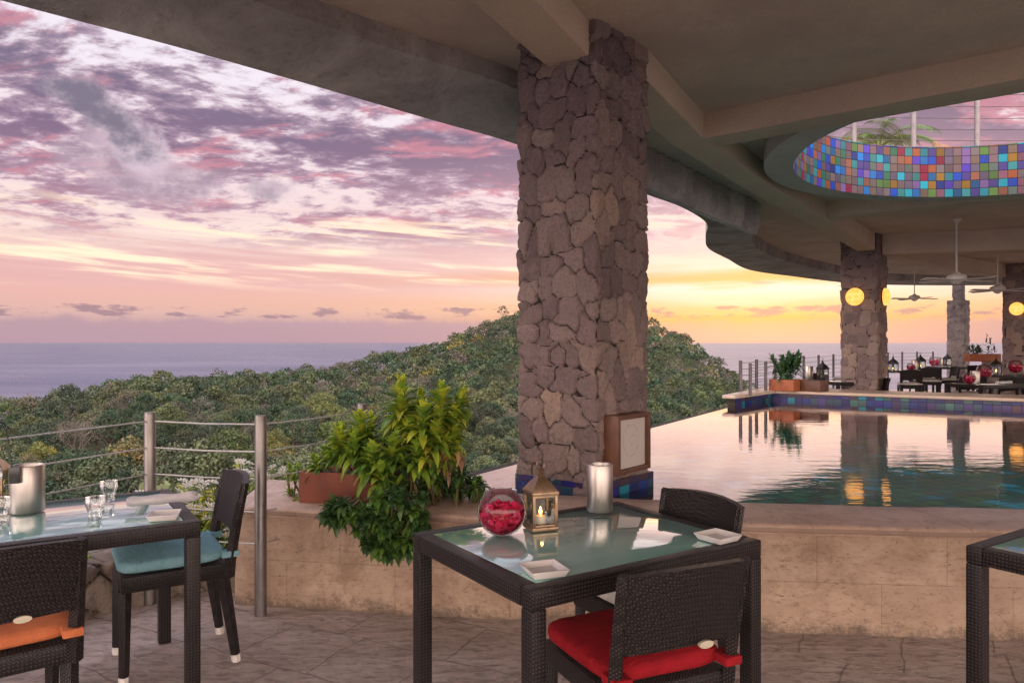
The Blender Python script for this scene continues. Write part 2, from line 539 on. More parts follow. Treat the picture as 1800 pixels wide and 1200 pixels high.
    m, t = newmat('sketch_paper'); uv = t.coord('UV'); s = t.sep(uv)
    p = t.vm('ADD', uv, t.vm('SCALE', t.vm('SUBTRACT', t.noise(uv, 5, 3, .6, 0, 'Color'), (.5, .5, .5)), .26))
    d = t.vm('LENGTH', t.vm('SUBTRACT', t.scalev(p, 1, .8, 0), (.5, .44, 0)))
    ringv = t.m('ABSOLUTE', t.sub(d, .27))
    line = t.m('SUBTRACT', 1.0, t.ss(ringv, .006, .022))
    d2 = t.vm('LENGTH', t.vm('SUBTRACT', t.scalev(p, 1, 1, 0), (.55, .55, 0)))
    line2 = t.m('SUBTRACT', 1.0, t.ss(t.m('ABSOLUTE', t.sub(d2, .12)), .004, .018))
    sk = t.mul(t.m('MAXIMUM', line, line2), t.ss(t.noise(uv, 7, 3), .36, .56))
    hatch = t.mul(t.ss(t.noise(t.scalev(uv, 1, 5, 1, (0, 0, .7)), 14, 4, .7), .56, .66), t.m('SUBTRACT', 1.0, t.ss(d, .2, .33)))
    c = t.mix(t.mul(sk, .38), (.47, .43, .40), (.17, .15, .15)); c = t.mix(t.mul(hatch, .4), c, (.22, .2, .19))
    t.out(t.principled(c, .6)); M['paper'] = m

    m, t = newmat('terracotta_trough'); co = t.coord()
    n = t.noise(co, 7, 6, .65)
    col = t.mix(t.ss(n, .35, .7), (.21, .062, .036), (.14, .043, .027))
    col = t.mix(t.mul(t.ss(t.noise(co, 30, 4, .7), .5, .7), .4), col, (.2, .08, .06))
    t.out(t.principled(col, .75, 0, t.bump(n, .4, .01))); M['terracotta'] = m
    M['soil'] = simple('soil', (.05, .035, .025), (.03, .02, .015), .95, scale=30, bump=1., bscale=50)
    M['orange_wood'] = simple('orange_box', (.38, .115, .045), (.30, .09, .038), .6)

    # leaves and petals carry their own colour on the mesh
    def leafy(name, rough=.45, trans=.25):
        m, t = newmat(name)
        a = t.node('ShaderNodeAttribute', attribute_name='col')
        p = t.node('ShaderNodeBsdfPrincipled'); t.put(p.inputs['Base Color'], a.outputs['Color']); p.inputs['Roughness'].default_value = rough
        tl = t.node('ShaderNodeBsdfTranslucent'); t.put(tl.inputs['Color'], a.outputs['Color'])
        mx = t.node('ShaderNodeMixShader'); mx.inputs[0].default_value = trans
        t.l.new(p.outputs[0], mx.inputs[1]); t.l.new(tl.outputs[0], mx.inputs[2]); t.out(mx.outputs[0])
        return m
    M['leaf'] = leafy('garden_leaf', .38, .3)
    M['petal'] = leafy('petal', .6, .3)
    # tree foliage: tint per tree and per clump
    m, t = newmat('tree_foliage'); co = t.coord()
    a = t.node('ShaderNodeAttribute', attribute_name='col')
    t.out(t.principled(a.outputs['Color'], .75)); M['foliage'] = m
    m, t = newmat('tree_foliage_single')
    a = t.node('ShaderNodeAttribute', attribute_name='col'); oi = t.node('ShaderNodeObjectInfo')
    hs = t.node('ShaderNodeHueSaturation')
    t.put(hs.inputs['Hue'], t.mapr(oi.outputs['Random'], 0, 1, .47, .515)); t.put(hs.inputs['Value'], t.mapr(t.m('FRACT', t.mul(oi.outputs['Random'], 7.3)), 0, 1, .72, 1.3))
    t.put(hs.inputs['Saturation'], t.mapr(t.m('FRACT', t.mul(oi.outputs['Random'], 13.7)), 0, 1, .7, 1.15)); t.put(hs.inputs['Color'], a.outputs['Color'])
    t.out(t.principled(hs.outputs[0], .75)); M['foliage1'] = m
    M['bark'] = simple('bark', (.16, .13, .11), (.10, .08, .07), .9, scale=2)
    m, t = newmat('hillside_ground'); co = t.coord()
    n = t.noise(co, .08, 8, .7)
    t.out(t.principled(t.ramp(n, [(.35, (.025, .04, .018)), (.55, (.05, .06, .028)), (.7, (.08, .065, .04))]), .95, 0, t.bump(n, 1., 3.))); M['ground'] = m

    def emit(name, c, s):
        m, t = newmat(name); e = t.node('ShaderNodeEmission'); e.inputs[0].default_value = tuple(c) + (1,); e.inputs[1].default_value = s
        t.out(e.outputs[0]); return m
    M['flame'] = emit('candle_flame', (1.0, .42, .08), 9)
    # globe shades: one even glow, two orange tones mottled by noise
    m, t = newmat('lit_globe_shade'); co = t.coord()
    n = t.noise(co, 14, 4, .6)
    e = t.node('ShaderNodeEmission'); t.put(e.inputs[0], t.mix(t.ss(n, .35, .65), (1., .50, .13), (1., .38, .07))); e.inputs[1].default_value = .75
    t.out(e.outputs[0]); M['globe'] = m
    M['wax'] = simple('candle_wax', (.75, .6, .42), (.7, .55, .4), .5)
    M['thatch'] = simple('thatch', (.30, .18, .10), (.2, .12, .07), .9, scale=30)


make_mats()
# ------------------------------------------------------------------ sky, sun, camera
world = bpy.data.worlds.new('World'); sc.world = world
world.use_nodes = True
t = NT(world.node_tree)
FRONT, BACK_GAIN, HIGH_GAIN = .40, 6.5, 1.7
SUN_AZ, SUN_EL = R(19), R(4)
g = t.node('ShaderNodeTexCoord').outputs['Generated']
x, y, z = t.sep(g)
hyp = t.m('SQRT', t.add(t.mul(x, x), t.mul(y, y)))
e = t.m('MINIMUM', t.div(z, t.m('MAXIMUM', hyp, .02)), 12.0)
az = t.m('ARCTAN2', x, y)
den = t.add(t.m('MAXIMUM', z, 0.0), .15)
q = t.comb(t.div(x, den), t.div(y, den), 0.0)
# cloud streets drift away to the right-hand horizon; cloudlets are broken by finer noise
wq = t.vm('ADD', q, t.vm('SCALE', t.vm('SUBTRACT', t.noise(q, 1.1, 4, .6, 0, 'Color'), (.5, .5, .5)), .26))
big = t.noise(t.scalev(wq, .70, 1.0, 1, (0, 0, R(-28))), 1.0, 4, .55, 0)
mid = t.noise(t.scalev(wq, .80, 1.0, 1, (0, 0, R(-34))), 4.3, 7, .62, 0)
fine = t.noise(t.scalev(wq, .75, 1.0, 1, (0, 0, R(-24))), 13.5, 6, .66, 0)
pink = t.noise(t.scalev(wq, .5, 1.0, 1, (0, 0, R(-25))), 3.6, 6, .62, .3)
dens = t.add(t.add(t.mul(big, .32), t.mul(mid, .38)), t.mul(fine, .30))
bias = t.ramp(t.mapr(e, 0, .6, 0, 1), [(0, .5), (.20, .505), (.33, .525), (.43, .590), (.55, .530), (.68, .530), (1, .52)])
dens = t.add(dens, t.sub(bias, .5))
cov = t.ss(e, .105, .15)
cl = t.mul(t.ss(dens, .475, .548), cov)
elow = t.m('POWER', t.mapr(e, 0, 1.2, 0, 1), .5)
def es(v): return (max(v, 0) / 1.2) ** .5
gap = t.ramp(elow, [(es(0), (.48, .34, .40)), (es(.018), (.56, .38, .43)), (es(.036), (.80, .50, .47)), (es(.06), (.90, .50, .48)), (es(.10), (.92, .55, .54)),
                    (es(.135), (1.05, .82, .76)), (es(.19), (1.02, .80, .82)), (es(.30), (1.02, .90, .98)), (es(.45), (1.0, .93, 1.08)), (1.0, (.85, .85, 1.15))])
cloud = t.ramp(elow, [(es(0), (.46, .30, .38)), (es(.1), (.58, .30, .37)), (es(.17), (.45, .25, .35)), (es(.25), (.27, .17, .28)), (es(.34), (.23, .18, .28)), (es(.7), (.40, .34, .46)), (1.0, (.5, .45, .6))])
thick = t.ss(dens, .505, .60)
cloud = t.mix(t.mul(t.m('SUBTRACT', 1.0, thick), .62), cloud, (.74, .52, .64))
pk = t.mul(t.mul(t.ss(pink, .52, .62), t.m('SUBTRACT', 1.0, t.ss(e, .36, .5))), .60)
cloud = t.mix(pk, cloud, (.86, .31, .38))
sky = t.mix(cl, gap, cloud)
# long flat bank of bright streaks low in the sky
st = t.noise(t.comb(t.mul(az, 1.6), t.mul(t.add(e, t.mul(az, .055)), 24.), 0.0), 2.0, 5, .6, .2)
sband = t.mul(t.ss(e, .06, .09), t.m('SUBTRACT', 1.0, t.ss(e, .14, .19)))
sky = t.mix(t.mul(t.ss(st, .50, .62), sband), sky, (1.30, 1.0, .74))
sky = t.mix(t.mul(t.mul(t.ss(st, .50, .36), sband), .5), sky, (.80, .42, .44))
# afterglow round the place where the sun went down
da = t.sub(az, SUN_AZ)
glow = t.m('POWER', 2.718, t.mul(t.mul(da, da), -9.0))
glow2 = t.m('POWER', 2.718, t.mul(t.mul(da, da), -2.2))
ewob = t.add(e, t.mul(t.sub(t.noise(t.comb(t.mul(az, 2.2), t.mul(e, 26.), 5.0), 2.4, 5, .6, .3), .5), .030))
gcol = t.ramp(t.mapr(ewob, 0, .16, 0, 1), [(0, (.72, .46, .44)), (.10, (.88, .47, .30)), (.20, (1.05, .48, .17)), (.30, (1.1, .68, .36)), (.37, (1.15, 1.02, .90)), (.44, (1.15, 1.0, .92)), (.50, (1.06, .60, .26)), (.55, (1.05, .58, .24)), (.61, (1.1, .86, .72)), (.8, (1.02, .68, .70)), (1, (.98, .60, .68))])
gw = t.mul(glow, t.m('SUBTRACT', 1.0, t.ss(e, .10, .17)))
sky = t.mix(t.m('MULTIPLY', gw, 1.0, clamp=True), sky, gcol)
gb = t.mul(t.mul(t.ss(e, .11, .15), t.m('SUBTRACT', 1.0, t.ss(e, .18, .30))), glow)
sky = t.mix(t.mul(gb, .35), sky, (1.0, .70, .76))
gc = t.mul(t.mul(t.ss(e, .030, .045), t.m('SUBTRACT', 1.0, t.ss(e, .055, .075))), glow2)
sky = t.mix(t.mul(gc, .5), sky, (1.10, .62, .36))
# haze bank and small cumulus on the horizon
cu = t.noise(t.comb(t.mul(az, 9.0), t.mul(e, 30.0), 0.0), 1.9, 6, .62)
cb = t.mul(t.ss(e, .020, .034), t.m('SUBTRACT', 1.0, t.ss(e, .044, .054)))
cuf = t.mul(t.ss(t.add(cu, t.mul(t.sub(cb, 1.0), .5)), .49, .585), .85)
sky = t.mix(cuf, sky, (.40, .25, .33))
top = t.add(.026, t.mul(t.sub(t.noise(t.comb(t.mul(az, 7.0), 0.0, 3.0), 3.0, 4, .6), .5), .035))
hz = t.mul(t.m('SUBTRACT', 1.0, t.ss(t.sub(e, top), -.004, .006)), t.m('SUBTRACT', .9, t.mul(glow, .55)))
sky = t.mix(hz, sky, (.55, .36, .44))
# two dark slivers and one small cloud by the afterglow
sl = t.noise(t.comb(t.mul(az, 5.0), t.mul(e, 75.0), 7.0), 1.6, 4, .55)
slb = t.mul(t.ss(e, .04, .055), t.m('SUBTRACT', 1.0, t.ss(e, .10, .12)))
sky = t.mix(t.mul(t.mul(t.ss(sl, .60, .66), slb), t.mul(glow, .6)), sky, (.55, .33, .32))

# the tall grey cumulus, a leaning plume, and its white skirt
def blob(a0, e0, ra, re, rot, nz=.5):
    """soft ellipse in azimuth/elevation with a ragged rim"""
    dx = t.sub(az, a0); dy = t.sub(e, e0)
    c, s_ = math.cos(rot), math.sin(rot)
    u = t.div(t.add(t.mul(dx, c), t.mul(dy, s_)), ra)
    v = t.div(t.sub(t.mul(dy, c), t.mul(dx, s_)), re)
    d = t.m('SQRT', t.add(t.mul(u, u), t.mul(v, v)))
    return t.add(d, t.mul(t.sub(cn, .5), nz * 2))
cn = t.noise(t.comb(t.mul(az, 3.0), t.mul(e, 3.6), 1.0), 6.0, 9, .66)
def pa(px): return math.atan((px - 900) / F)
def pe(px, py): return (601 - py) / F * math.cos(pa(px))
b2 = blob(pa(262), pe(262, 308), .105, .034, -.1, 1.1)
b5 = blob(pa(190), pe(190, 262), .035, .040, -.2, 1.1)
b2 = t.m('MINIMUM', b2, b5)
sky = t.mix(t.mul(t.m('SUBTRACT', 1.0, t.ss(b2, .55, 1.15)), .8), sky, t.mix(t.ss(cn, .4, .6), (.46, .33, .42), (.74, .55, .64)))
b1 = blob(pa(212), pe(212, 222), .078, .030, -.74, 1.0)
b3 = blob(pa(140), pe(140, 168), .046, .022, -.35, 1.0)
b6 = blob(pa(262), pe(262, 272), .030, .034, -.3, 1.0)
bm_ = t.m('MINIMUM', t.m('MINIMUM', b1, b3), b6)
lit = t.ss(t.add(t.sub(e, pe(190, 225)), t.mul(t.sub(cn, .5), .16)), .0, .05)
cn2 = t.noise(t.comb(t.mul(az, 3.0), t.mul(e, 3.6), 9.0), 11.0, 8, .62)
side = t.add(t.mul(t.sub(az, pa(205)), 3.0), t.mul(t.sub(e, pe(205, 225)), -4.5))
core = t.mix(t.ss(t.add(t.add(t.mul(cn2, 1.1), t.mul(side, .55)), t.mul(bm_, .35)), .50, 1.05), (.24, .20, .28), (.80, .62, .72))
sky = t.mix(t.m('SUBTRACT', 1.0, t.ss(bm_, .55, 1.02)), sky, core)
b4 = blob(pa(470), pe(470, 332), .040, .018, 0, 1.1)
sky = t.mix(t.mul(t.m('SUBTRACT', 1.0, t.ss(b4, .5, 1.1)), .8), sky, t.mix(t.ss(cn, .4, .6), (.42, .32, .41), (.66, .50, .60)))
# below the horizon: dark sea air
sky = t.mix(t.ss(e, -.004, .0), (.25, .2, .25), sky)
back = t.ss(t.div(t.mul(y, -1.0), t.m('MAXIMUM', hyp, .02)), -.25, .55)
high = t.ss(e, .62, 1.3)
gain = t.m('MAXIMUM', t.mul(t.mul(back, BACK_GAIN), t.mapr(e, .35, .95, 1.0, .18)), t.mul(high, HIGH_GAIN))  # unseen sky behind and overhead made extra bright, added to light the terrace
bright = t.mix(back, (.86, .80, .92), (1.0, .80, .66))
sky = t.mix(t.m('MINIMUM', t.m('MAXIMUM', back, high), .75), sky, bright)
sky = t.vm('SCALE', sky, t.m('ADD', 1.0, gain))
nish = t.node('ShaderNodeTexSky'); nish.sky_type = 'NISHITA'; nish.sun_disc = False
nish.sun_elevation = SUN_EL; nish.sun_rotation = SUN_AZ
bg1 = t.node('ShaderNodeBackground'); t.put(bg1.inputs[0], nish.outputs[0]); bg1.inputs[1].default_value = .004
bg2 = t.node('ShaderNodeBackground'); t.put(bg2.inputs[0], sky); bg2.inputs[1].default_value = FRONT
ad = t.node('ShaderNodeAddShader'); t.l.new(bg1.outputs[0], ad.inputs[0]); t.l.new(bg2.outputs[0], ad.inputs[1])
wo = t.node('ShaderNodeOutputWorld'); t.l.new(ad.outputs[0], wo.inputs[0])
#G
world.cycles.sampling_method = 'MANUAL'; world.cycles.sample_map_resolution = 512

sun = bpy.data.lights.new('sun', 'SUN'); sun.energy = .12; sun.angle = R(50); sun.color = (1.0, .72, .5)
so = bpy.data.objects.new('sun', sun); COL.objects.link(so)
dv = Vector((math.sin(SUN_AZ) * math.cos(SUN_EL + .12), math.cos(SUN_AZ) * math.cos(SUN_EL + .12), math.sin(SUN_EL + .12)))
so.rotation_euler = dv.to_track_quat('Z', 'Y').to_euler()

cam = bpy.data.cameras.new('camera'); co_ = bpy.data.objects.new('camera', cam); COL.objects.link(co_)
cam.sensor_width = 36; cam.lens = F / 1800 * 36
cam.clip_start = .05; cam.clip_end = 300000
cam.shift_y = 1.0 / 1800
co_.location = (0, 0, EYE); co_.rotation_euler = (R(90), 0, 0)
sc.camera = co_
sc.view_settings.view_transform = 'Standard'; sc.view_settings.look = 'None'
sc.view_settings.exposure = 1.2; sc.view_settings.gamma = 1.0
sc.cycles.max_bounces = 8; sc.cycles.diffuse_bounces = 4; sc.cycles.glossy_bounces = 4; sc.cycles.transparent_max_bounces = 12
sc.cycles.use_denoising = True
sc.cycles.sample_clamp_indirect = 6.0
sc.cycles.use_adaptive_sampling = True
sc.cycles.adaptive_threshold = .015
# ------------------------------------------------------------------ terrace, pool, roof
WATER = .52
CAPZ = .55
CEIL = EYE + 1.92


def V2(*p): return Vector((p[0], p[1], 0))


# front edge of the cap (top, z=.55), left to right, then the back edge
cap_front = catmull([V2(-1.55, 4.10), V2(-1.15, 4.03), V2(-.39, 3.91), (V2(.59, 3.80)), V2(1.2, 3.71), V2(2.36, 3.60), V2(3.6, 3.52), V2(5.2, 3.45), V2(10.6, 3.3)], 8)
cap_back = catmull([V2(-1.62, 4.95), V2(-1.15, 4.80), V2(-.6, 4.62), V2(.04, 4.48), V2(1.3, 4.22), V2(2.8, 4.06), V2(5.2, 3.92), V2(10.6, 3.75)], 8)
wall_front = [p for p in offset_curve(cap_front, .035)]


def ribbon(name, path, z0, z1, mat, parent=None, flip=False, u0=0.0):
    """vertical strip with uv = (length, height)"""
    mb = MB(); L = arclen(path); vs = []; fs = []; uv = []
    nz = max(1, int((z1 - z0) / .25))
    for i, p in enumerate(path):
        for k in range(nz + 1):
            zz = z0 + (z1 - z0) * k / nz
            vs.append((p[0], p[1], zz)); uv.append((L[i] + u0, zz))
    for i in range(len(path) - 1):
        for k in range(nz):
            a = i * (nz + 1) + k
            f = (a, a + nz + 1, a + nz + 2, a + 1)
            fs.append(tuple(reversed(f)) if flip else f)
    mb.add(vs, fs, uv)
    return mb if name is None else mb.build(name, mat, parent, smooth=True, angle=40)


# --- floor of our terrace
fl = [V2(12, 3.4), V2(12, -5), V2(-7.5, -5), V2(-5.2, -1.5), V2(-3.4, 1.2), V2(-2.75, 2.6), V2(-2.45, 3.5), V2(-2.25, 4.05), V2(-1.95, 4.40), V2(-1.45, 4.5)] + wall_front[4:]
mb = MB().prism([(p.x, p.y) for p in fl], -.35, 0.0)
tag(mb.build('floor', M['floor']), kind='structure')
# --- floor of the far terrace behind the pool
ff = [(4.45, 12.3), (4.75, 13.6), (5.4, 15.4), (6.8, 18.0), (8.7, 20.6), (11.6, 22.6), (16, 23.4), (26, 23.6), (26, 2.9), (12.0, 2.9), (12.0, 3.4), (10.75, 3.5), (10.75, 8.35)]
tag(MB().prism(ff, -.35, 0.0).build('far_terrace_floor', M['far_floor']), kind='structure')

# --- low travertine wall with its thick cap
def cap_solid():
    """cap slab: thick, softly rounded front edge; uv by length"""
    A = resample(cap_front, .12); n = len(A)
    tb = sum((b - a).length for a, b in zip(cap_back, cap_back[1:]))
    B = resample(cap_back, tb / (n - 1) * 1.0001)
    while len(B) < n: B.append(B[-1])
    B = B[:n]
    prof = []
    mbc = MB(); vs = []; fs = []; uv = []
    L = arclen(A)
    r = .022; zt = CAPZ; zb = CAPZ - .05
    for i in range(n):
        d = (B[i] - A[i]); w = d.length; d.normalize()
        sec = [(w, zb), (.06, zb), (r * .3, zb + .002), (0, zb + .012), (0, zt - r), (r * .3, zt - r * .3), (r, zt), (w * .35, zt), (w * .7, zt), (w - .012, zt), (w, zt - .012), (w, zb)]
        for j, (s_, z_) in enumerate(sec):
            p = A[i] + d * s_
            wob = noise.noise(Vector((p.x * 5, p.y * 5, z_ * 5))) * .006
            vs.append((p.x, p.y, z_ + wob * (1 if z_ > zb + .01 else 0))); uv.append((L[i] + .3, s_))
    k = 12
    for i in range(n - 1):
        for j in range(k - 1):
            a = i * k + j
            fs.append((a, a + 1, a + k + 1, a + k)[::-1])
    fs.append(tuple(range(k - 1)))
    fs.append(tuple((n - 1) * k + j for j in range(k - 1))[::-1])
    mbc.add(vs, fs, uv)
    return mbc


wall = empty('low_wall', (0, 0, 0), 0, 'low curved travertine wall with a thick cap between the terrace and the pool', 'wall')
mbw = ribbon(None, resample(wall_front, .15), 0.0, CAPZ - .05, None)
# left end of the wall: a straight return towards the drop
ret = [V2(-1.60, 4.9), V2(-1.52, 4.135)]
mr = ribbon(None, resample(ret, .2), 0.0, CAPZ - .05, None)
mbw.add(mr.v, mr.f, mr.uv)
wf = mbw.build('wall_face', M['travertine'], wall, smooth=True, angle=40)
cp = cap_solid().build('cap', M['cap'], wall, smooth=True, angle=50)

# --- pool: water sheet, tiled bottom and sides
edge_a, edge_b = V2(-.62, 4.66), V2(3.30, 10.95)
far_a, far_b = V2(4.22, 12.02), V2(10.7, 8.15)
pool_poly = [(p.x, p.y) for p in (edge_a, edge_b, far_a, far_b)] + [(10.7, 3.8)] + [(p.x, p.y) for p in reversed(resample(cap_back, .4)) if -.5 < p.x < 10.5]
# subdivided water sheet is not needed: ripples are in its bump
tag(MB().prism(pool_poly, WATER - .004, WATER, bottom=False, sides=False).build('pool_water', M['pool']), kind='structure')
mb = MB().prism(pool_poly, .20, .22, bottom=False, sides=False)
mb.uv = [(v[0] * .94 + v[1] * .34, v[1] * .94 - v[0] * .34) for v in mb.v]
bott = mb.build('pool_bottom', M['poolfloor']); tag(bott, kind='structure')
inner = [V2(*p) for p in pool_poly] + [V2(*pool_poly[0])]
mb = ribbon(None, inner, .21, WATER - .012, None)
side = mb.build('pool_sides', M['poolfloor']); tag(side, kind='structure')
# infinity edge: narrow wet stone lip just outside the water, and the outer wall falling away below
d = (edge_b - edge_a).normalized(); nrm = Vector((-d.y, d.x, 0))
lip = [edge_a, edge_b, edge_b + nrm * .10, edge_a + nrm * .10]
lw = MB().prism([(p.x, p.y) for p in reversed(lip)], WATER - .45, WATER - .006)
o = lw.build('infinity_edge', M['rock']); tag(o, 'long wet stone lip of the infinity pool against the wooded hill', 'pool edge')
o['kind'] = 'structure'
mass = [edge_a + nrm * .08, edge_b + nrm * .08, V2(3.15, 10.9), V2(4.6, 13.3), V2(4.75, 13.6), V2(5.4, 15.4), V2(6.8, 18), V2(8.7, 20.6), V2(11.6, 22.6), V2(16, 23.4), V2(26, 23.6), V2(26, -5), V2(-7.5, -5), V2(-5.2, -1.5), V2(-3.4, 1.2), V2(-2.75, 2.6), V2(-2.55, 3.7), V2(-2.3, 4.6), V2(-1.7, 4.98)]
tag(MB().prism([(p.x, p.y) for p in mass], -5.0, -.36, bottom=False).build('building_base', M['concrete']), kind='structure')

# --- far pool wall with tiled face and pale coping
fw = empty('far_pool_wall', (0, 0, 0), 0, 'far wall of the pool with blue glass tiles under a pale coping', 'wall')
front = [V2(3.28, 10.90), far_a, far_b + (far_b - far_a).normalized() * 2.5]
FZ = .68
mb = MB()
for a, b in zip(front, front[1:]):
    dd = (b - a).normalized(); nn = Vector((dd.y, -dd.x, 0))
    pth = resample([a + nn * .004, b + nn * .004], .5)
    mm = ribbon(None, pth, WATER - .14, FZ - .05, None)
    mb.add(mm.v, mm.f, mm.uv)
mb.build('tile_band', M['pooltile'], fw)
blk = [front[0], front[1], front[2], front[2] + V2(.3, .42), V2(4.75, 12.62), V2(4.57, 13.2), V2(3.18, 10.95)]
back = MB().prism([(p.x, p.y) for p in blk[::1]], -.3, FZ - .051)
back.build('wall_body', M['rock'], fw)
cpoly = [front[0] + V2(-.02, -.07), front[1] + V2(.02, -.06), front[2] + V2(-.03, -.05), front[2] + V2(.33, .46), V2(4.80, 12.68), V2(4.62, 13.25), V2(3.10, 10.95)]
MB().prism([(p.x, p.y) for p in cpoly], FZ - .05, FZ).build('coping', M['cap_far'] if 'cap_far' in M else M['far_floor'], fw, bevel=.012)

# --- roof: slab, edge band, beams, round opening
CEN = Vector((4.95, 6.40, 0)); RH = 2.36
CD = Vector((.77, -.64, 0)).normalized(); CN = Vector((.64, .77, 0)).normalized(); C0 = Vector((1.60, 6.255, 0)) + CN * .33
def ring_pts(r_, lim):
    """circle flattened where the cross beam passes under it"""
    out_ = []
    for k in range(96):
        a = 2 * math.pi * k / 96
        p = CEN + Vector((math.cos(a), math.sin(a), 0)) * r_
        d_ = (p - C0).dot(CN)
        if d_ < lim: p = p + CN * (lim - d_)
        out_.append(p)
    return out_
hole = ring_pts(RH, -.02)
# direction of travel: clockwise seen from above or not, made counter-clockwise
ar = sum(hole[i].x * hole[(i + 1) % len(hole)].y - hole[(i + 1) % len(hole)].x * hole[i].y for i in range(len(hole)))
if ar < 0: hole = hole[::-1]
hole_out = ring_pts(RH + .27, -.10)
DZT = 1.92
# stations of the edge band: (inner xy, inner bottom dz, outer xy, outer bottom dz)
st = [
    (V2(-9.0, -4.2), 1.79, V2(-10.0, -3.4), 1.60),
    (V2(-5.0, .05), 1.79, V2(-6.05, .65), 1.60),
    (V2(-2.6, 2.60), 1.79, V2(-3.35, 2.65), 1.60),
    (V2(-1.09, 4.17), 1.79, V2(-2.1, 3.76), 1.60),
    (V2(-.55, 4.70), 1.79, V2(-1.5, 4.36), 1.60),
    (V2(.04, 5.26), 1.79, V2(-.55, 5.38), 1.60),
    (V2(.55, 6.02), 1.72, V2(.05, 6.03), 1.60),
    (V2(1.36, 7.39), 1.66, V2(1.02, 7.40), 1.60),
    (V2(1.95, 8.25), 1.62, V2(1.49, 8.09), 1.60),
    (V2(2.6, 9.2), 1.60, V2(2.03, 8.84), 1.60),
    (V2(3.36, 10.30), 1.60, V2(2.62, 10.0), 1.60),
    (V2(3.98, 12.3), 1.66, V2(3.0, 11.5), 1.63),
    (V2(4.85, 14.2), 1.70, V2(3.50, 13.2), 1.66),
    (V2(6.3, 16.4), 1.72, V2(4.42, 15.2), 1.70),
    (V2(8.65, 19.1), 1.72, V2(5.67, 17.6), 1.70),
    (V2(10.5, 20.7), 1.74, V2(7.46, 19.4), 1.70),
    (V2(12.4, 21.3), 1.74, V2(9.6, 21.3), 1.70),
    (V2(14.8, 21.4), 1.74, V2(11.8, 22.2), 1.70),
    (V2(18.0, 21.4), 1.74, V2(16, 22.3), 1.70),
    (V2(26, 21.4), 1.74, V2(26, 22.4), 1.70)]
# the far part: inner edge and outer edge are resampled together
inn = catmull([Vector((a.x, a.y, b)) for a, b, c, d in st], 6)
out = catmull([Vector((c.x, c.y, d)) for a, b, c, d in st], 6)
mb = MB(); vs = []; fs = []
for a, b in zip(inn, out):
    vs += [(a.x, a.y, EYE + DZT + .002), (a.x, a.y, EYE + a.z), (b.x, b.y, EYE + b.z), (b.x, b.y, 4.05), (b.x + .0, b.y, 4.05)]
    ii = Vector((a.x - b.x, a.y - b.y, 0)).normalized() * .25
    vs[-1] = (b.x + ii.x, b.y + ii.y, 4.05)
for i in range(len(inn) - 1):
    for j in range(4):
        a = i * 5 + j
        fs.append((a, a + 1, a + 6, a + 5))
mb.add(vs, fs)
eb = mb.build('roof_edge_band', M['concrete'], smooth=True, angle=30)
tag(eb, 'dark weathered concrete band along the curving edge of the roof', 'roof edge')
# formwork ribs on the band right of the big column
ribs = []
for k in range(17):
    f = k / 16
    i0 = 42; i1 = 60
    fi = i0 + f * (i1 - i0); i = int(fi); tt = fi - i
    a = inn[i].lerp(inn[min(i + 1, len(inn) - 1)], tt); b = out[i].lerp(out[min(i + 1, len(out) - 1)], tt)
    dd = (Vector((b.x - a.x, b.y - a.y, 0))).normalized()
    sd = Vector((-dd.y, dd.x, 0))
    w = .05; ln = .36 + .05 * math.sin(k * 2.1)
    P = lambda s_, u, z_: Vector((a.x, a.y, 0)) + dd * s_ + sd * u + Vector((0, 0, EYE + z_))
    rb = MB()
    z0 = a.z
    rb.add([P(-.07, -w, DZT - .01), P(-.07, w, DZT - .01), P(-.06, w, z0 + .0), P(-.06, -w, z0 + .0), P(.0, -w, z0 - .12), P(.0, w, z0 - .12), P(ln, w * .4, z0 + .004), P(ln, -w * .4, z0 + .004),
            P(.05, -w, DZT - .01), P(.05, w, DZT - .01)],
           [(0, 1, 2, 3), (3, 2, 5, 4), (4, 5, 6, 7), (0, 3, 4, 7, 8), (1, 9, 6, 5, 2)])
    ro = rb.build('formwork_rib', M['concrete'], eb)

roof_poly = [Vector((a.x, a.y, 0)) for a in inn] + [V2(26, -5), V2(-9.0, -5)]
ceil = MB().prism([(p.x, p.y) for p in roof_poly], CEIL, CEIL + .37, holes=[[(p.x, p.y) for p in hole_out]])
tag(ceil.build('ceiling', M['ceiling']), kind='structure')

ringo = empty('round_skylight', (0, 0, 0), 0, 'round opening in the ceiling lined with a band of many-coloured glass mosaic', 'skylight')
mb = MB(); n = len(hole); vs = []; fs = []
BZ = EYE + 1.71
for a, b in zip(hole, hole_out):
    vs += [(a.x, a.y, BZ + .001), (b.x, b.y, BZ + .001), (b.x, b.y, CEIL + .03)]
for i in range(n):
    j = (i + 1) % n
    fs += [(i * 3, j * 3, j * 3 + 1, i * 3 + 1)[::-1], (i * 3 + 1, j * 3 + 1, j * 3 + 2, i * 3 + 2)[::-1]]
mb.add(vs, fs); mb.build('rim', M['ring'], ringo, smooth=True, angle=40)
TOPZ = EYE + 2.30
hl = hole + [hole[0]]
mo = ribbon(None, hl, BZ, TOPZ, None, flip=True)
mo.build('mosaic_band', M['mosaic'], ringo, smooth=True, angle=60)
mb = MB(); vs = []; fs = []
h2 = ring_pts(RH + .16, -.08)
for a, b in zip(hole, h2): vs += [(a.x, a.y, TOPZ), (b.x, b.y, TOPZ), (b.x, b.y, TOPZ - .1)]
for i in range(n):
    j = (i + 1) % n
    fs += [(i * 3, j * 3, j * 3 + 1, i * 3 + 1), (i * 3 + 1, j * 3 + 1, j * 3 + 2, i * 3 + 2)]
mb.add(vs, fs); mb.build('top_curb', M['ring'], ringo)


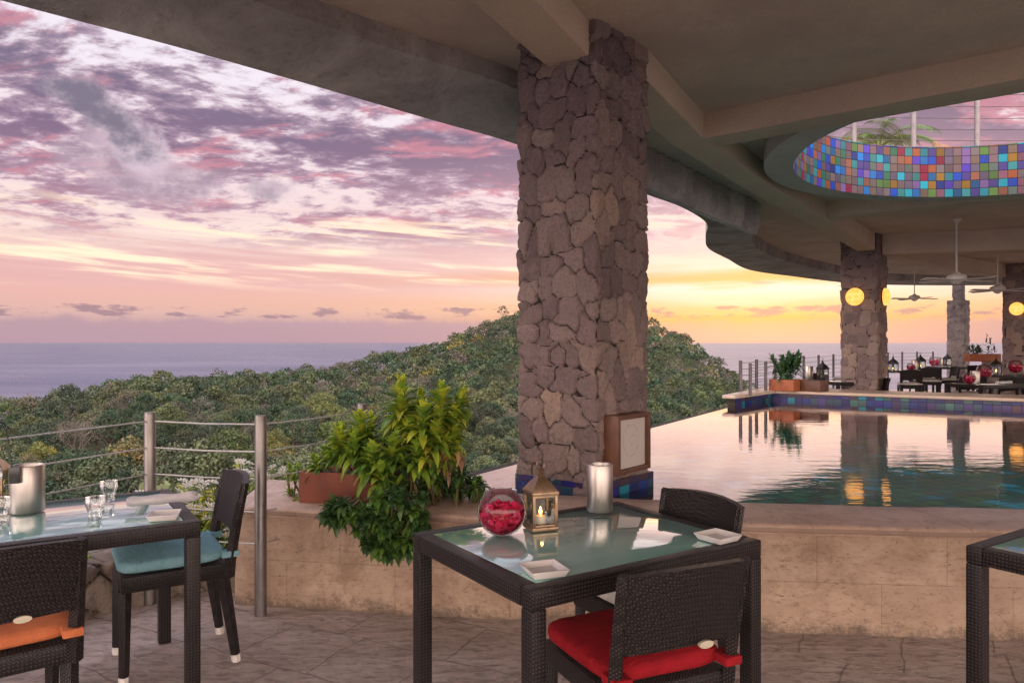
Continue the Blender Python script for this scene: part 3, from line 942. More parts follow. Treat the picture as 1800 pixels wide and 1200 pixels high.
def beam(pts, width, zb, label, name='ceiling_beam', side=-1, zend=None):
    """pts: line of the edge seen from below; the beam lies to its side"""
    P = [Vector((p[0], p[1], 0)) for p in pts]
    Q = offset_curve(P, width * side)
    mb = MB(); vs = []; fs = []
    for i, (a, b) in enumerate(zip(P, Q)):
        zz = zb if zend is None else zb + (zend - zb) * max(0, (i / (len(P) - 1) - .66) / .34)
        vs += [(a.x, a.y, CEIL + .02), (a.x, a.y, zz), (b.x, b.y, zz), (b.x, b.y, CEIL + .02)]
    for i in range(len(P) - 1):
        for j in range(3):
            k = i * 4 + j
            fs.append((k, k + 1, k + 5, k + 4) if side > 0 else (k, k + 4, k + 5, k + 1))
    fs.append((0, 3, 2, 1) if side > 0 else (0, 1, 2, 3))
    e_ = (len(P) - 1) * 4
    fs.append((e_, e_ + 1, e_ + 2, e_ + 3) if side > 0 else (e_ + 3, e_ + 2, e_ + 1, e_))
    mb.add(vs, fs)
    o = mb.build(name, M['beam'], bevel=.012)
    return tag(o, label, 'beam')


beam([(.62, 4.66), (.443, 4.41), (.145, 3.77), (-.9, 1.55), (-3.0, -2.9)], .295, BZ, 'plaster beam running from the top of the big stone column towards the viewer', side=-1)
beam([(.886, 4.857), (1.61, 6.24), (2.95, 8.3), (4.32, 10.2), (6.40, 13.08)], .29, BZ, 'long plaster beam between the big stone column and the next stone column', side=1, zend=EYE + 1.62)
cd = Vector((.77, -.64, 0)).normalized()
beam([V2(1.60, 6.255), V2(1.60, 6.255) + cd * 9.5], .33, BZ + .0, 'cross beam in front of the round skylight', side=1)
dd2 = Vector((.738, -.675, 0)).normalized()
beam([V2(4.30, 10.205), V2(4.30, 10.205) + dd2 * 12], .33, BZ - .001, 'cross beam behind the round skylight', side=1)
de = Vector((.94, -.34, 0)).normalized()
beam([V2(6.6, 13.22), V2(6.6, 13.22) + de * 14], .5, EYE + 1.56, 'deep cross beam starting at the second stone column with the globe lamps', side=1)
beam([(6.9, 13.6), (8.0, 14.9), (10.0, 16.6), (12.2, 18.3)], .3, EYE + 1.66, 'plaster beam between the second stone column and the stone column at the right edge', side=1, zend=EYE + 1.6)

# --- stone columns and rubble walls: relief of fitted stones
def stone_surface(path, closed, z0, z1, res, cw, ch, depth, seed, flat=False, ztop=None):
    rng = np.random.RandomState(seed)
    P = [Vector(p) for p in path]
    if closed: P = P + [P[0]]
    L = arclen(P); tot = L[-1]
    n = int(round(tot / res)); nz = int(round((z1 - z0) / res))
    S = resample(P, tot / (n + .001))
    n = len(S) - 1
    if closed: S = S[:-1]
    m = len(S)
    # normals: right of the travel direction
    N = []
    for i in range(m):
        a = S[(i - 2) % m] if closed else S[max(i - 1, 0)]
        b = S[(i + 2) % m] if closed else S[min(i + 1, m - 1)]
        tt = (b - a).normalized(); N.append(Vector((tt.y, -tt.x, 0)))
    rows = int(math.ceil((z1 - z0) / ch)) + 3
    cols_ = max(3, int(round(tot / cw))); cwf = tot / cols_
    sx = np.zeros((rows, cols_)); sz = np.zeros((rows, cols_)); sr = rng.rand(rows, cols_); wgt = rng.rand(rows, cols_) * .30
    ax = np.exp((rng.rand(rows, cols_) - .5) * .95)
    for r in range(rows):
        sx[r] = (np.arange(cols_) + .5 * (r % 2) + (rng.rand(cols_) - .5) * .40) * cwf
        sz[r] = (r - 1 + .5) * ch + (rng.rand(cols_) - .5) * ch * .50
    u = np.arange(m) * tot / n; v = np.linspace(0, z1 - z0, nz + 1)
    U, Vv = np.meshgrid(u, v, indexing='ij')
    # gentle warp makes the joints wander
    wob = np.array([[noise.noise(Vector((uu * 3.1, vv * 3.1, seed))) for vv in v] for uu in u]) * .035
    wob2 = np.array([[noise.noise(Vector((uu * 3.1 + 9, vv * 3.1, seed))) for vv in v] for uu in u]) * .035
    Uw, Vw = U + wob, Vv + wob2
    DX = np.zeros(U.shape); DZ = np.zeros(U.shape); d1 = np.full(U.shape, 9.); d2 = np.full(U.shape, 9.); cid = np.zeros(U.shape)
    for r in range(rows):
        for c in range(cols_):
            dx = Uw - sx[r, c]
            if closed: dx = (dx + tot / 2) % tot - tot / 2
            dz = Vw - sz[r, c]
            dist = ((np.abs(dx) / cw * ax[r, c]) ** 9 + (np.abs(dz) / ch / ax[r, c]) ** 9) ** (1 / 9) + wgt[r, c]
            near = dist < d1
            d2 = np.where(near, d1, np.minimum(d2, dist))
            cid = np.where(near, sr[r, c], cid); DX = np.where(near, dx, DX); DZ = np.where(near, dz, DZ); d1 = np.where(near, dist, d1)
    g = np.clip((d2 - d1) / .095, 0, 1); g = g * g * (3 - 2 * g)
    vs = []; colr = []
    for i in range(m):
        for k in range(nz + 1):
            z = z0 + v[k]
            f1 = noise.noise(Vector((u[i] * 11, z * 11, cid[i, k] * 40))); f2 = noise.noise(Vector((u[i] * 34, z * 34, cid[i, k] * 40)))
            tilt = (cid[i, k] * 7.3 % 1 - .5) * .5
            dsp = g[i, k] * depth * (.80 + .45 * (cid[i, k] * 3.7 % 1) + .55 * f1 + .34 * f2 + 3.6 * ((cid[i, k] * 17.3 % 1) - .5) * DX[i, k] / .19 * .5 + 3.6 * ((cid[i, k] * 29.1 % 1) - .5) * DZ[i, k] / .19 * .5) - .008
            p = S[i] + N[i] * dsp
            vs.append((p.x, p.y, z)); colr.append((cid[i, k], g[i, k], 0, 1))
    fs = []
    K = nz + 1
    for i in range(m if closed else m - 1):
        j = (i + 1) % m
        for k in range(nz):
            fs.append((i * K + k, j * K + k, j * K + k + 1, i * K + k + 1))
    if flat:
        # rough top for a free-standing wall
        base = len(vs)
        for i in range(m):
            q_ = S[i] - N[i] * flat
            vs.append((q_.x, q_.y, z1 - .01)); colr.append((.5, .6, 0, 1))
        for i in range(m - 1): fs.append((i * K + nz, (i + 1) * K + nz, base + i + 1, base + i))
    me = bpy.data.meshes.new('stones')
    me.from_pydata(vs, [], fs)
    ca = me.color_attributes.new(name='cell', type='FLOAT_COLOR', domain='POINT')
    ca.data.foreach_set('color', np.array(colr, dtype=np.float32).ravel())
    me.polygons.foreach_set('use_smooth', [True] * len(me.polygons))
    return me


def col_path(cx, cy, side, th, rad=.02):
    """corner nearest the viewer at (cx, cy); clockwise so that normals point out"""
    l = Vector((-math.cos(th), math.sin(th), 0)) * side; r = Vector((math.sin(th), math.cos(th), 0)) * side
    c = Vector((cx, cy, 0))
    return [c, c + r, c + r + l, c + l]


def mesh_obj(name, me, mat, parent=None):
    me.name = name; me.materials.append(mat)
    o = bpy.data.objects.new(name, me); COL.objects.link(o)
    if parent: o.parent = parent
    return o


TH = R(40.4)
CC = Vector((.497, 4.42, 0)); SIDE = .585
c1 = empty('stone_column', (0, 0, 0), 0, 'big square column of rough purple-brown stones standing at the pool edge', 'column')
mesh_obj('shaft', stone_surface(col_path(CC.x, CC.y, SIDE, TH), True, .5, CEIL + .02, .0105, .155, .155, .023, 12), M['stone'], c1)
pp = col_path(CC.x + .015, CC.y - .035, SIDE + .06, TH)
mb = ribbon(None, pp + [pp[0]], .2, .612, None)
mb.build('tiled_plinth', M['pooltile'], c1)
mb = MB().prism([(p.x, p.y) for p in pp], .60, .6125, bottom=False, sides=False); mb.build('plinth_top', M['cap'], c1)

c2 = empty('stone_column', (0, 0, 0), 0, 'stone column with two lit globe lamps beyond the pool', 'column')
mesh_obj('shaft', stone_surface(col_path(6.45, 13.1, .60, TH), True, 0, CEIL + .02, .028, .2, .2, .03, 5), M['stone'], c2)
c4 = empty('stone_column', (0, 0, 0), 0, 'stone column with one lit globe lamp at the right edge of the photo', 'column')
mesh_obj('shaft', stone_surface(col_path(12.62, 17.9, .64, TH), True, 0, CEIL + .02, .04, .2, .2, .03, 9), M['stone'], c4)
# the pale grey column beyond the terrace, with its narrower neck
c3 = empty('stone_column', (0, 0, 0), 0, 'pale grey stone column with a narrower top standing at the far terrace edge', 'column')
q3 = V2(13.75, 22.6)
mesh_obj('shaft', stone_surface(col_path(q3.x + .05, q3.y, .48, R(45)), True, -.3, 2.74, .04, .2, .18, .025, 15), M['stone_grey'], c3)
mesh_obj('neck', stone_surface(col_path(q3.x + .05, q3.y + .12, .27, R(45)), True, 2.70, 3.25, .04, .2, .16, .02, 16), M['stone_grey'], c3)
MB().prism([(p.x, p.y) for p in reversed(col_path(q3.x + .05, q3.y, .48, R(45)))], 2.70, 2.735).build('shoulder', M['stone_grey'], c3)
# low stone wall between the two far columns
w = mesh_obj('stone_wall', stone_surface([V2(12.4, 19.6), V2(13.9, 19.4)], False, 0, .66, .04, .2, .16, .02, 21, flat=.3), M['stone_grey'])
tag(w, 'low grey stone wall under the orange planter at the far right', 'wall')
# curving retaining wall of big stones below the railing
rw = catmull([V2(-3.1, 2.0), V2(-2.72, 2.9), V2(-2.45, 3.6), V2(-2.2, 4.05), V2(-1.85, 4.36), V2(-1.50, 4.42)], 8)
w = mesh_obj('retaining_wall', stone_surface(rw, False, 0.0, .27, .018, .36, .15, .05, 33, flat=.35), M['rock'])
tag(w, 'low curved wall of big brown stones behind the left table', 'wall')
tag(MB().prism([(p.x, p.y) for p in offset_curve(rw, .03)] + [(p.x, p.y) for p in reversed(offset_curve(rw, .75))], -.3, .235).build('planting_bed', M['soil']), kind='structure')
# ------------------------------------------------------------------ sea, hills, forest
SEA = -150.0
n = 96; mb = MB()
vs = []; fs = []; rs = [3, 200, 600, 1200, 2500, 6000, 15000, 40000, 120000]
for r_ in rs:
    for k in range(n):
        a = 2 * math.pi * k / n
        vs.append((r_ * math.sin(a), r_ * math.cos(a), SEA))
for i in range(len(rs) - 1):
    for k in range(n):
        fs.append((i * n + k, i * n + (k + 1) % n, (i + 1) * n + (k + 1) % n, (i + 1) * n + k)[::-1])
tag(mb.add(vs, fs).build('sea', M['sea']), kind='structure')

# ridge line by azimuth: (photo x, elevation slope of the bare ridge, distance)
RID = [(-1500, -.12, 260), (-600, -.115, 270), (-200, -.10, 285), (0, -.092, 300), (120, -.080, 305), (260, -.068, 320), (400, -.060, 350), (520, -.055, 380), (640, -.042, 410), (760, -.020, 440),
       (840, .004, 455), (890, .022, 465), (960, .036, 475), (1040, .034, 480), (1140, .014, 480), (1200, -.008, 470), (1250, -.034, 455), (1300, -.062, 440), (1360, -.10, 420), (1500, -.16, 380), (2200, -.30, 300), (4000, -.4, 250)]
RA = [math.atan((p[0] - 900) / F) for p in RID]; RE = [p[1] for p in RID]; RD = [p[2] for p in RID]


def interp(x_, X, Y_):
    return float(np.interp(x_, X, Y_))


def ground_z(a, r_):
    er = interp(a, RA, RE); dr = interp(a, RA, RD)
    wn = noise.noise(Vector((a * 9, r_ * .012, 3.3)))
    if r_ <= 60:
        f = (r_ - 6) / 54
        return -5 + f * (-18.5)
    if r_ <= dr:
        f = (r_ - 60) / (dr - 60)
        ee = er + (-.34 - er) * (1 - f) ** 1.45
        zz = r_ * ee
        zz = zz + wn * 5 * math.sin(math.pi * min(1, f * 1.02)) ** .6
        f0 = max(0, 1 - (r_ - 60) / 25)
        return zz * (1 - f0) + f0 * (-23.5 + (zz + 20.4) * .5)
    return dr * er - (r_ - dr) * .30 - ((r_ - dr) ** 2) * .0006


na = 150; rr_ = [6, 12, 20, 30, 40, 50, 60] + [60 + 12 * k for k in range(1, 48)] + [660, 720, 800, 900]
vs = []; fs = []
for k in range(na + 1):
    a = R(-74) + (R(60) + R(74)) * k / na
    for r_ in rr_:
        zz = ground_z(a, r_) + EYE
        vs.append((r_ * math.sin(a), r_ * math.cos(a), max(zz, SEA - 3)))
K = len(rr_)
for k in range(na):
    for j in range(K - 1):
        a_ = k * K + j
        fs.append((a_, a_ + K, a_ + K + 1, a_ + 1)[::-1])
hill = MB().add(vs, fs).build('hillside', M['ground'], smooth=True, angle=180); tag(hill, kind='structure')

PAL = {
    'dark': [(0.0272, 0.0569, 0.0265), (0.0363, 0.0703, 0.0302), (0.0212, 0.0469, 0.0265)],
    'olive': [(0.0605, 0.0837, 0.0378), (0.0756, 0.0939, 0.0416), (0.0514, 0.0703, 0.034)],
    'light': [(0.0786, 0.113, 0.0454), (0.0907, 0.121, 0.0416), (0.0605, 0.0939, 0.0378)],
    'brown': [(.105, .092, .075), (.098, .090, .070), (.090, .094, .060)],
    'yellow': [(0.157, 0.134, 0.034), (0.121, 0.121, 0.0378), (0.0907, 0.107, 0.0378)],
}


def crown_arrays(seed, kind, H=9.0, W=4.2, nclump=26, per=60, leaf=.30, shape='round'):
    """quads of a crown as numpy arrays: verts (4n,3), colours (4n,3)"""
    rng = np.random.RandomState(seed)
    pal = np.array(PAL[kind])
    cs = []
    for i in range(nclump):
        th = rng.rand() * 6.283; ph = rng.rand()
        rad = W * math.sqrt((i + .5) / nclump) * .95
        th = i * 2.399
        zz = H * (.92 - .46 * (rad / W) ** 2 + .10 * (rng.rand() - .5))
        if shape == 'flat': zz += H * .08 * (rad / W)
        cs.append((math.cos(th) * rad, math.sin(th) * rad, zz, W * (.17 + .16 * rng.rand())))
    V = []; C = []
    bare = kind == 'brown'
    for ci, (cx, cy, cz, cr) in enumerate(cs):
        m = int(per * (cr / (W * .3)) ** 1.6)
        dirs = rng.randn(m, 3); dirs /= np.linalg.norm(dirs, axis=1)[:, None]
        rad = cr * (.55 + .5 * rng.rand(m)) ** (1.0)
        pos = dirs * rad[:, None]; pos[:, 2] *= .68
        pos += np.array([cx, cy, cz])
        nrm = dirs + rng.randn(m, 3) * .55; nrm /= np.linalg.norm(nrm, axis=1)[:, None]
        ref = rng.randn(m, 3)
        u = np.cross(nrm, ref); u /= np.linalg.norm(u, axis=1)[:, None]; w_ = np.cross(nrm, u)
        sz = leaf * (.6 + .8 * rng.rand(m))[:, None]
        asp = .42 if bare else .75
        q_ = np.stack([pos - u * sz, pos - w_ * sz * asp, pos + u * sz, pos + w_ * sz * asp], 1)
        V.append(q_.reshape(-1, 3))
        base = pal[rng.randint(len(pal))] * (.72 + .56 * rng.rand())
        cc = base[None, :] * (.78 + .44 * rng.rand(m))[:, None]
        C.append(np.repeat(cc, 4, axis=0))
    return np.concatenate(V), np.concatenate(C)


def quad_mesh(name, V, C):
    me = bpy.data.meshes.new(name)
    nq = len(V) // 4
    me.vertices.add(len(V)); me.vertices.foreach_set('co', V.astype(np.float32).ravel())
    me.loops.add(len(V)); me.loops.foreach_set('vertex_index', np.arange(len(V), dtype=np.int32))
    me.polygons.add(nq)
    me.polygons.foreach_set('loop_start', np.arange(0, len(V), 4, dtype=np.int32))
    me.polygons.foreach_set('loop_total', np.full(nq, 4, dtype=np.int32))
    ca = me.color_attributes.new(name='col', type='FLOAT_COLOR', domain='POINT')
    ca.data.foreach_set('color', np.concatenate([C, np.ones((len(C), 1))], 1).astype(np.float32).ravel())
    me.update(); me.validate()
    return me


def trunk_mesh(seed, H=9.0, limbs=7):
    rng = random.Random(seed); mb = MB()
    lean = (rng.uniform(-.5, .5), rng.uniform(-.5, .5))
    top = Vector((lean[0], lean[1], H * .55))
    mb.tube([(0, 0, -1.5), (lean[0] * .3, lean[1] * .3, H * .22), tuple(top)], [.26, .19, .12], 6)
    for k in range(limbs):
        a = 6.283 * k / limbs + rng.uniform(-.4, .4); s_ = Vector((lean[0] * .6, lean[1] * .6, H * rng.uniform(.3, .5)))
        e1 = s_ + Vector((math.cos(a) * 1.3, math.sin(a) * 1.3, 1.3)); e2 = e1 + Vector((math.cos(a) * 1.4, math.sin(a) * 1.4, 1.5 + rng.random()))
        mb.tube([s_, e1, e2], [.12, .08, .035], 5, caps=False)
        for q_ in range(4):
            b0 = e1.lerp(e2, rng.random()); d_ = Vector((rng.gauss(0, 1), rng.gauss(0, 1), 1.1 + rng.random())).normalized() * rng.uniform(1.4, 2.6)
            mb.tube([b0, b0 + d_ * .55 + Vector((0, 0, .1)), b0 + d_], [.05, .035, .015], 4, caps=False)
    return mb


KINDS_T = [
    ('dark', 'dense dark green crown', 'round', 1), ('dark', 'dense dark green crown', 'round', 2), ('olive', 'olive green crown', 'round', 3), ('olive', 'olive green crown', 'flat', 4),
    ('light', 'bright green crown', 'round', 5), ('brown', 'grey-brown half bare crown', 'flat', 6), ('brown', 'grey-brown half bare crown', 'round', 7), ('yellow', 'yellow flowering crown', 'round', 8)]
protos = []
for kind, lab, shp, sd in KINDS_T:
    H = 9.0 + (sd % 3) * 1.4; W = 4.4 + (sd % 2) * .9
    V_, C_ = crown_arrays(sd, kind, H, W, 52 if sd % 2 else 44, 130 if kind != 'brown' else 42, .165 if kind != 'brown' else .13, shp)
    cm = quad_mesh('crown', V_, C_)
    tm = trunk_mesh(sd, H)
    root = empty('hillside_tree')
    o = bpy.data.objects.new('crown', cm); COL.objects.link(o); o.parent = root; cm.materials.append(M['foliage1'])
    tm.build('trunk', M['bark'], root)
    protos.append((kind, lab, root))
weights = [.20, .18, .17, .14, .08, .10, .11, .02]

rng = random.Random(4)
spots = []
r_ = 66.0
while r_ < 560:
    step = 7.8 + r_ * .0025
    naz = int((R(64) + R(26)) * r_ / step)
    for k in range(naz):
        a = R(-64) + (k + rng.uniform(-.35, .35)) * step / r_
        rr2 = r_ + rng.uniform(-.4, .4) * step
        dr = interp(a, RA, RD)
        if rr2 > dr + 22: continue
        if a > R(20) and rr2 > 200: continue
        spots.append((a, rr2))
    r_ += step * .88
infr = []
for a, r2 in spots:
    px = 900 + F * math.tan(a) if abs(a) < 1.3 else 9999
    X, Y = r2 * math.sin(a), r2 * math.cos(a); Z = ground_z(a, r2)
    py = 601 - (Z + 8) / Y * F if Y > 0 else 9999
    vis = (-20 < px < 905 and 600 < py < 900) or (1140 < px < 1345 and py < 790)
    infr.append((0 if vis else 1, r2, a, X, Y, Z))
infr.sort()
single = [s_ for s_ in infr if s_[0] == 0][:290]
# the lone tree on the crest, beside the column
sing_set = set((s_[3], s_[4]) for s_ in single)
rest = [s_ for s_ in infr if (s_[3], s_[4]) not in sing_set]
first = [True] * len(protos)
for (_, r2, a, X, Y, Z) in single:
    i = rng.choices(range(len(protos)), weights)[0]
    kind, lab, root = protos[i]
    o = root if first[i] else copy_tree(root); first[i] = False
    s_ = rng.uniform(.62, 1.38)
    o.location = (X, Y, Z + EYE - .4); o.rotation_euler = (0, 0, rng.uniform(0, 6.28)); o.scale = (s_, s_, s_ * rng.uniform(.85, 1.1))
    tag(o, 'forest tree with a %s on the hillside below the terrace' % lab, 'tree', 'forest trees with a ' + lab)
for i, (kind, lab, root) in enumerate(protos):
    if first[i]:
        for c in list(root.children): bpy.data.objects.remove(c)
        bpy.data.objects.remove(root)
# the rest of the wood reads as one mass
far = []
for kind, lab, shp, sd in KINDS_T:
    far.append([crown_arrays(sd + 50, kind, 9.0, 4.6, 26, 36, .30, shp), crown_arrays(sd + 90, kind, 9.0, 4.6, 20, 18, .46, shp)])
VV = []; CC_ = []
nr = np.random.RandomState(3)
for (_, r2, a, X, Y, Z) in rest:
    i = rng.choices(range(len(protos)), weights)[0]
    V_, C_ = far[i][0 if r2 < 330 else 1]
    s_ = rng.uniform(.75, 1.2); th = rng.uniform(0, 6.28)
    c, s2 = math.cos(th), math.sin(th)
    W_ = np.empty_like(V_)
    W_[:, 0] = (V_[:, 0] * c - V_[:, 1] * s2) * s_ + X; W_[:, 1] = (V_[:, 0] * s2 + V_[:, 1] * c) * s_ + Y
    W_[:, 2] = V_[:, 2] * s_ * rng.uniform(.85, 1.15) + Z + EYE - .6
    VV.append(W_); CC_.append(C_ * rng.uniform(.72, 1.3) * np.array([rng.uniform(.9, 1.1), 1, rng.uniform(.9, 1.15)]))
fm = quad_mesh('forest', np.concatenate(VV), np.concatenate(CC_)); fm.materials.append(M['foliage'])
fo = bpy.data.objects.new('forest', fm); COL.objects.link(fo); tag(fo, 'far forest covering the hill above the sea', 'forest', kind='stuff')
print('trees', len(single), 'forest', len(rest), 'quads', sum(len(v) for v in VV) // 4)
# bare tree on the crest
bt = empty('crest_tree', (0, 0, 0), 0, 'small bare-limbed tree standing out on the crest of the hill beside the big column', 'tree')
a = math.atan((884 - 900) / F); r2 = 462
X, Y, Z = r2 * math.sin(a), r2 * math.cos(a), ground_z(a, r2)
bt.location = (X, Y, Z + EYE + 3)
trunk_mesh(77, 9.5, 7).build('trunk', M['bark'], bt)
V_, C_ = crown_arrays(78, 'brown', 10.5, 3.6, 14, 26, .42, 'flat'); cm = quad_mesh('crown', V_, C_); cm.materials.append(M['foliage1'])
o = bpy.data.objects.new('crown', cm); COL.objects.link(o); o.parent = bt
# ------------------------------------------------------------------ furniture
def quadcurve(mb, rows):
    """rows: list of lists of points -> faces"""
    n = len(rows[0]); vs = [p for r_ in rows for p in r_]; fs = []
    for i in range(len(rows) - 1):
        for j in range(n - 1):
            a = i * n + j
            fs.append((a, a + 1, a + n + 1, a + n))
    mb.add(vs, fs)


def cushion_bm(w, d, z0, z1, seed):
    """soft pad: rounded box with a slight crown and creases"""
    mb = MB(); n = 14; h = (z1 - z0) / 2; zc = (z0 + z1) / 2
    vs = []; idx = {}
    rings = 12
    for i in range(rings + 1):
        ph = -math.pi / 2 + math.pi * i / rings
        for k in range(4 * n):
            th = 2 * math.pi * k / (4 * n)
            p = 7.0
            cx = abs(math.cos(th)) ** (2 / p) * (1 if math.cos(th) >= 0 else -1); cy = abs(math.sin(th)) ** (2 / p) * (1 if math.sin(th) >= 0 else -1)
            rr = abs(math.cos(ph)) ** .42; zz = abs(math.sin(ph)) ** .55 * (1 if math.sin(ph) >= 0 else -1)
            x_, y_ = cx * rr * w / 2, cy * rr * d / 2
            z_ = zc + zz * h * (1 + .07 * (1 - (cx * rr) ** 2) * (1 if zz > 0 else .2))
            nn = noise.noise(Vector((x_ * 9 + seed, y_ * 9, z_ * 14))) * .006 + noise.noise(Vector((x_ * 26 + seed, y_ * 14, z_ * 30))) * .0025
            vs.append((x_ * (1 + nn), y_ * (1 + nn), z_ + nn))
    m = 4 * n; fs = []
    for i in range(rings):
        for k in range(m):
            fs.append((i * m + k, i * m + (k + 1) % m, (i + 1) * m + (k + 1) % m, (i + 1) * m + k))
    return mb.add(vs, fs)


def make_chair(mat, seed=1):
    root = empty('wicker_chair')
    W = .425
    mb = MB().box((0, .0, .425), (W, .44, .07)); mb.build('seat', M['wicker'], root, bevel=.012)
    for sx_ in (-1, 1):
        for fy in (1, -1):
            m2 = MB(); xx = sx_ * (W / 2 - .022)
            if fy > 0: m2.tube([(xx * .98, .20, .395), (xx * .98, .205, .03)], [.027, .022], 4)
            else: m2.tube([(xx, -.195, .395), (xx, -.225, .2), (xx, -.25, .03)], [.030, .026, .022], 4)
            lg = m2.build('leg', M['wicker'], root, bevel=.004)
            m3 = MB(); yb = .205 if fy > 0 else -.25
            m3.tube([(xx * (.98 if fy > 0 else 1), yb, .034), (xx * (.98 if fy > 0 else 1), yb - (.004 if fy < 0 else 0), 0)], [.0225, .021], 8); m3.build('foot', M['white_plastic'], lg, smooth=True)
    # curved back: panel between two tapering posts
    def bp(u, z, off=0.0):
        """u -1..1 across, z height"""
        f = max(0.0, (z - .40) / .42)
        yy = -.205 - .065 * f ** 1.3
        yy -= .045 * (1 - u * u) * min(1, max(0, f)) + off
        return (u * (W / 2 + .012 * f), yy, z + (.016 * (1 - u * u) if z > .8 else 0))
    us = [-1 + 2 * k / 16 for k in range(17)]; zs = [.58, .60, .65, .70, .75, .79, .812]
    front = [[bp(u, z) for u in us] for z in zs]; bk = [[bp(u, z, .028) for u in us] for z in zs]
    m4 = MB()
    loop = [front[0]] + front[1:] + list(reversed(bk)) + [front[0]]
    quadcurve(m4, loop)
    for e_ in (0, 16):
        v0 = [front[i][e_] for i in range(len(zs))]; v1 = [bk[i][e_] for i in range(len(zs))]
        quadcurve(m4, [v0, v1])
    m4.build('backrest', M['wicker'], root, smooth=True, angle=50)
    for s_ in (-1, 1):
        m5 = MB(); pts = [bp(s_ * .955, z, .013) for z in (.395, .48, .56, .66, .76, .815)]
        m5.tube(pts, [.028, .026, .025, .023, .022, .020], 4); m5.build('back_post', M['wicker'], root, bevel=.004)
    m6 = MB(); m6.tube([(.0, -.253 - .045 - .03 + .028, .600), (.0, -.257 - .045 - .03 + .022, .600)], [.020, .020], 20)
    b_ = m6.build('badge', M['badge'], root); b_.scale = (1.25, 1, .55); b_.location = (.05, -.002, .264)
    c = cushion_bm(.43, .44, .462, .532, seed).build('cushion', M[mat], root, smooth=True, angle=180)
    c.location = (0, .012, 0)
    for s_ in (-1, 1):
        m7 = MB().box((s_ * .195, -.235, .50), (.062, .075, .028)); m7.build('strap', M[mat], c, bevel=.006)
    return root


def place(o, x_, y_, f, label, group=None, cat='chair', z=0.0):
    o.location = (x_, y_, z); o.rotation_euler = (0, 0, math.atan2(-f[0], f[1]))
    return tag(o, label, cat, group)


def make_table(name='wicker_table', L=1.02, W=.79):
    root = empty(name)
    h = .74; rw = .055; sk = .062
    mb = MB()
    mb.box((0, W / 2 - rw / 2, h - sk / 2), (L, rw, sk)); mb.box((0, -W / 2 + rw / 2, h - sk / 2), (L, rw, sk))
    mb.box((L / 2 - rw / 2, 0, h - sk / 2), (rw, W - 2 * rw - .0005, sk - .0006)); mb.box((-L / 2 + rw / 2, 0, h - sk / 2), (rw, W - 2 * rw - .0005, sk - .0006))
    mb.build('frame', M['wicker'], root, bevel=.006)
    MB().box((0, 0, h - .010), (L - 2 * rw - .002, W - 2 * rw - .002, .016)).build('glass_top', M['tableglass'], root, bevel=.0015)
    for a in (-1, 1):
        for b in (-1, 1):
            MB().box((a * (L / 2 - rw / 2), b * (W / 2 - rw / 2), (h - sk) / 2), (rw, rw, h - sk - .001)).build('leg', M['wicker'], root, bevel=.005)
    return root


TU = Vector((.837, .547, 0)); TV = Vector((.547, -.837, 0)); TRZ = math.atan2(.547, .837)
t1 = make_table(); t1.location = (.267, 2.758, 0); t1.rotation_euler = (0, 0, TRZ)
tag(t1, 'square wicker table with red petal bowl and lantern on its glass top', 'table')


def tcopy(x_, y_, rz, label, src=t1, group='wicker tables with frosted glass tops', sc_=1.0):
    o = copy_tree(src); o.location = (x_, y_, 0); o.rotation_euler = (0, 0, rz)
    return tag(o, label, 'table', group)


t1['group'] = 'wicker tables with frosted glass tops'
P = Vector((-1.254, 2.99, 0)); cl_ = P - TU * .51 - TV * .395
tcopy(cl_.x, cl_.y, TRZ, 'wicker table beside the cable railing with two tumblers and a rolled napkin')
P = Vector((1.612, 2.637, 0)); cr_ = P + TU * .51 + TV * .395
tcopy(cr_.x, cr_.y, TRZ, 'wicker table cut off by the right edge with nothing on it')

ch_red = make_chair('red', 1); ch_blue = make_chair('blue', 2); ch_or = make_chair('orange', 3); ch_cr = make_chair('cream', 4)
GC = 'dark wicker chairs with cushions'
place(ch_red, .385, 2.39, (-.41, .912), 'dark wicker chair with a bright red cushion, its back to the viewer', GC)
place(ch_blue, -1.58, 3.43, (-.85, -.53), 'dark wicker chair with a pale blue cushion by the railing', GC)
place(ch_or, -1.76, 2.53, (-.62, .785), 'dark wicker chair with an orange cushion at the left edge', GC)
place(ch_cr, .545, 2.955, (-.86, -.51), 'dark wicker chair pushed under the far side of the petal bowl table', GC)


# ---- things on the tables
def cooler(loc, label, group='steel wine coolers', r=.056, h=.2, mat='cooler'):
    mb = MB().lathe([(0, .002), (r - .003, .0), (r, .006), (r, h - .004), (r - .002, h), (r - .006, h - .001), (r - .008, h - .006), (r - .008, .03), (0, .03)], seg=40)
    o = mb.build('wine_cooler', M[mat], smooth=True, angle=40); o.location = loc
    return tag(o, label, 'wine cooler', group)


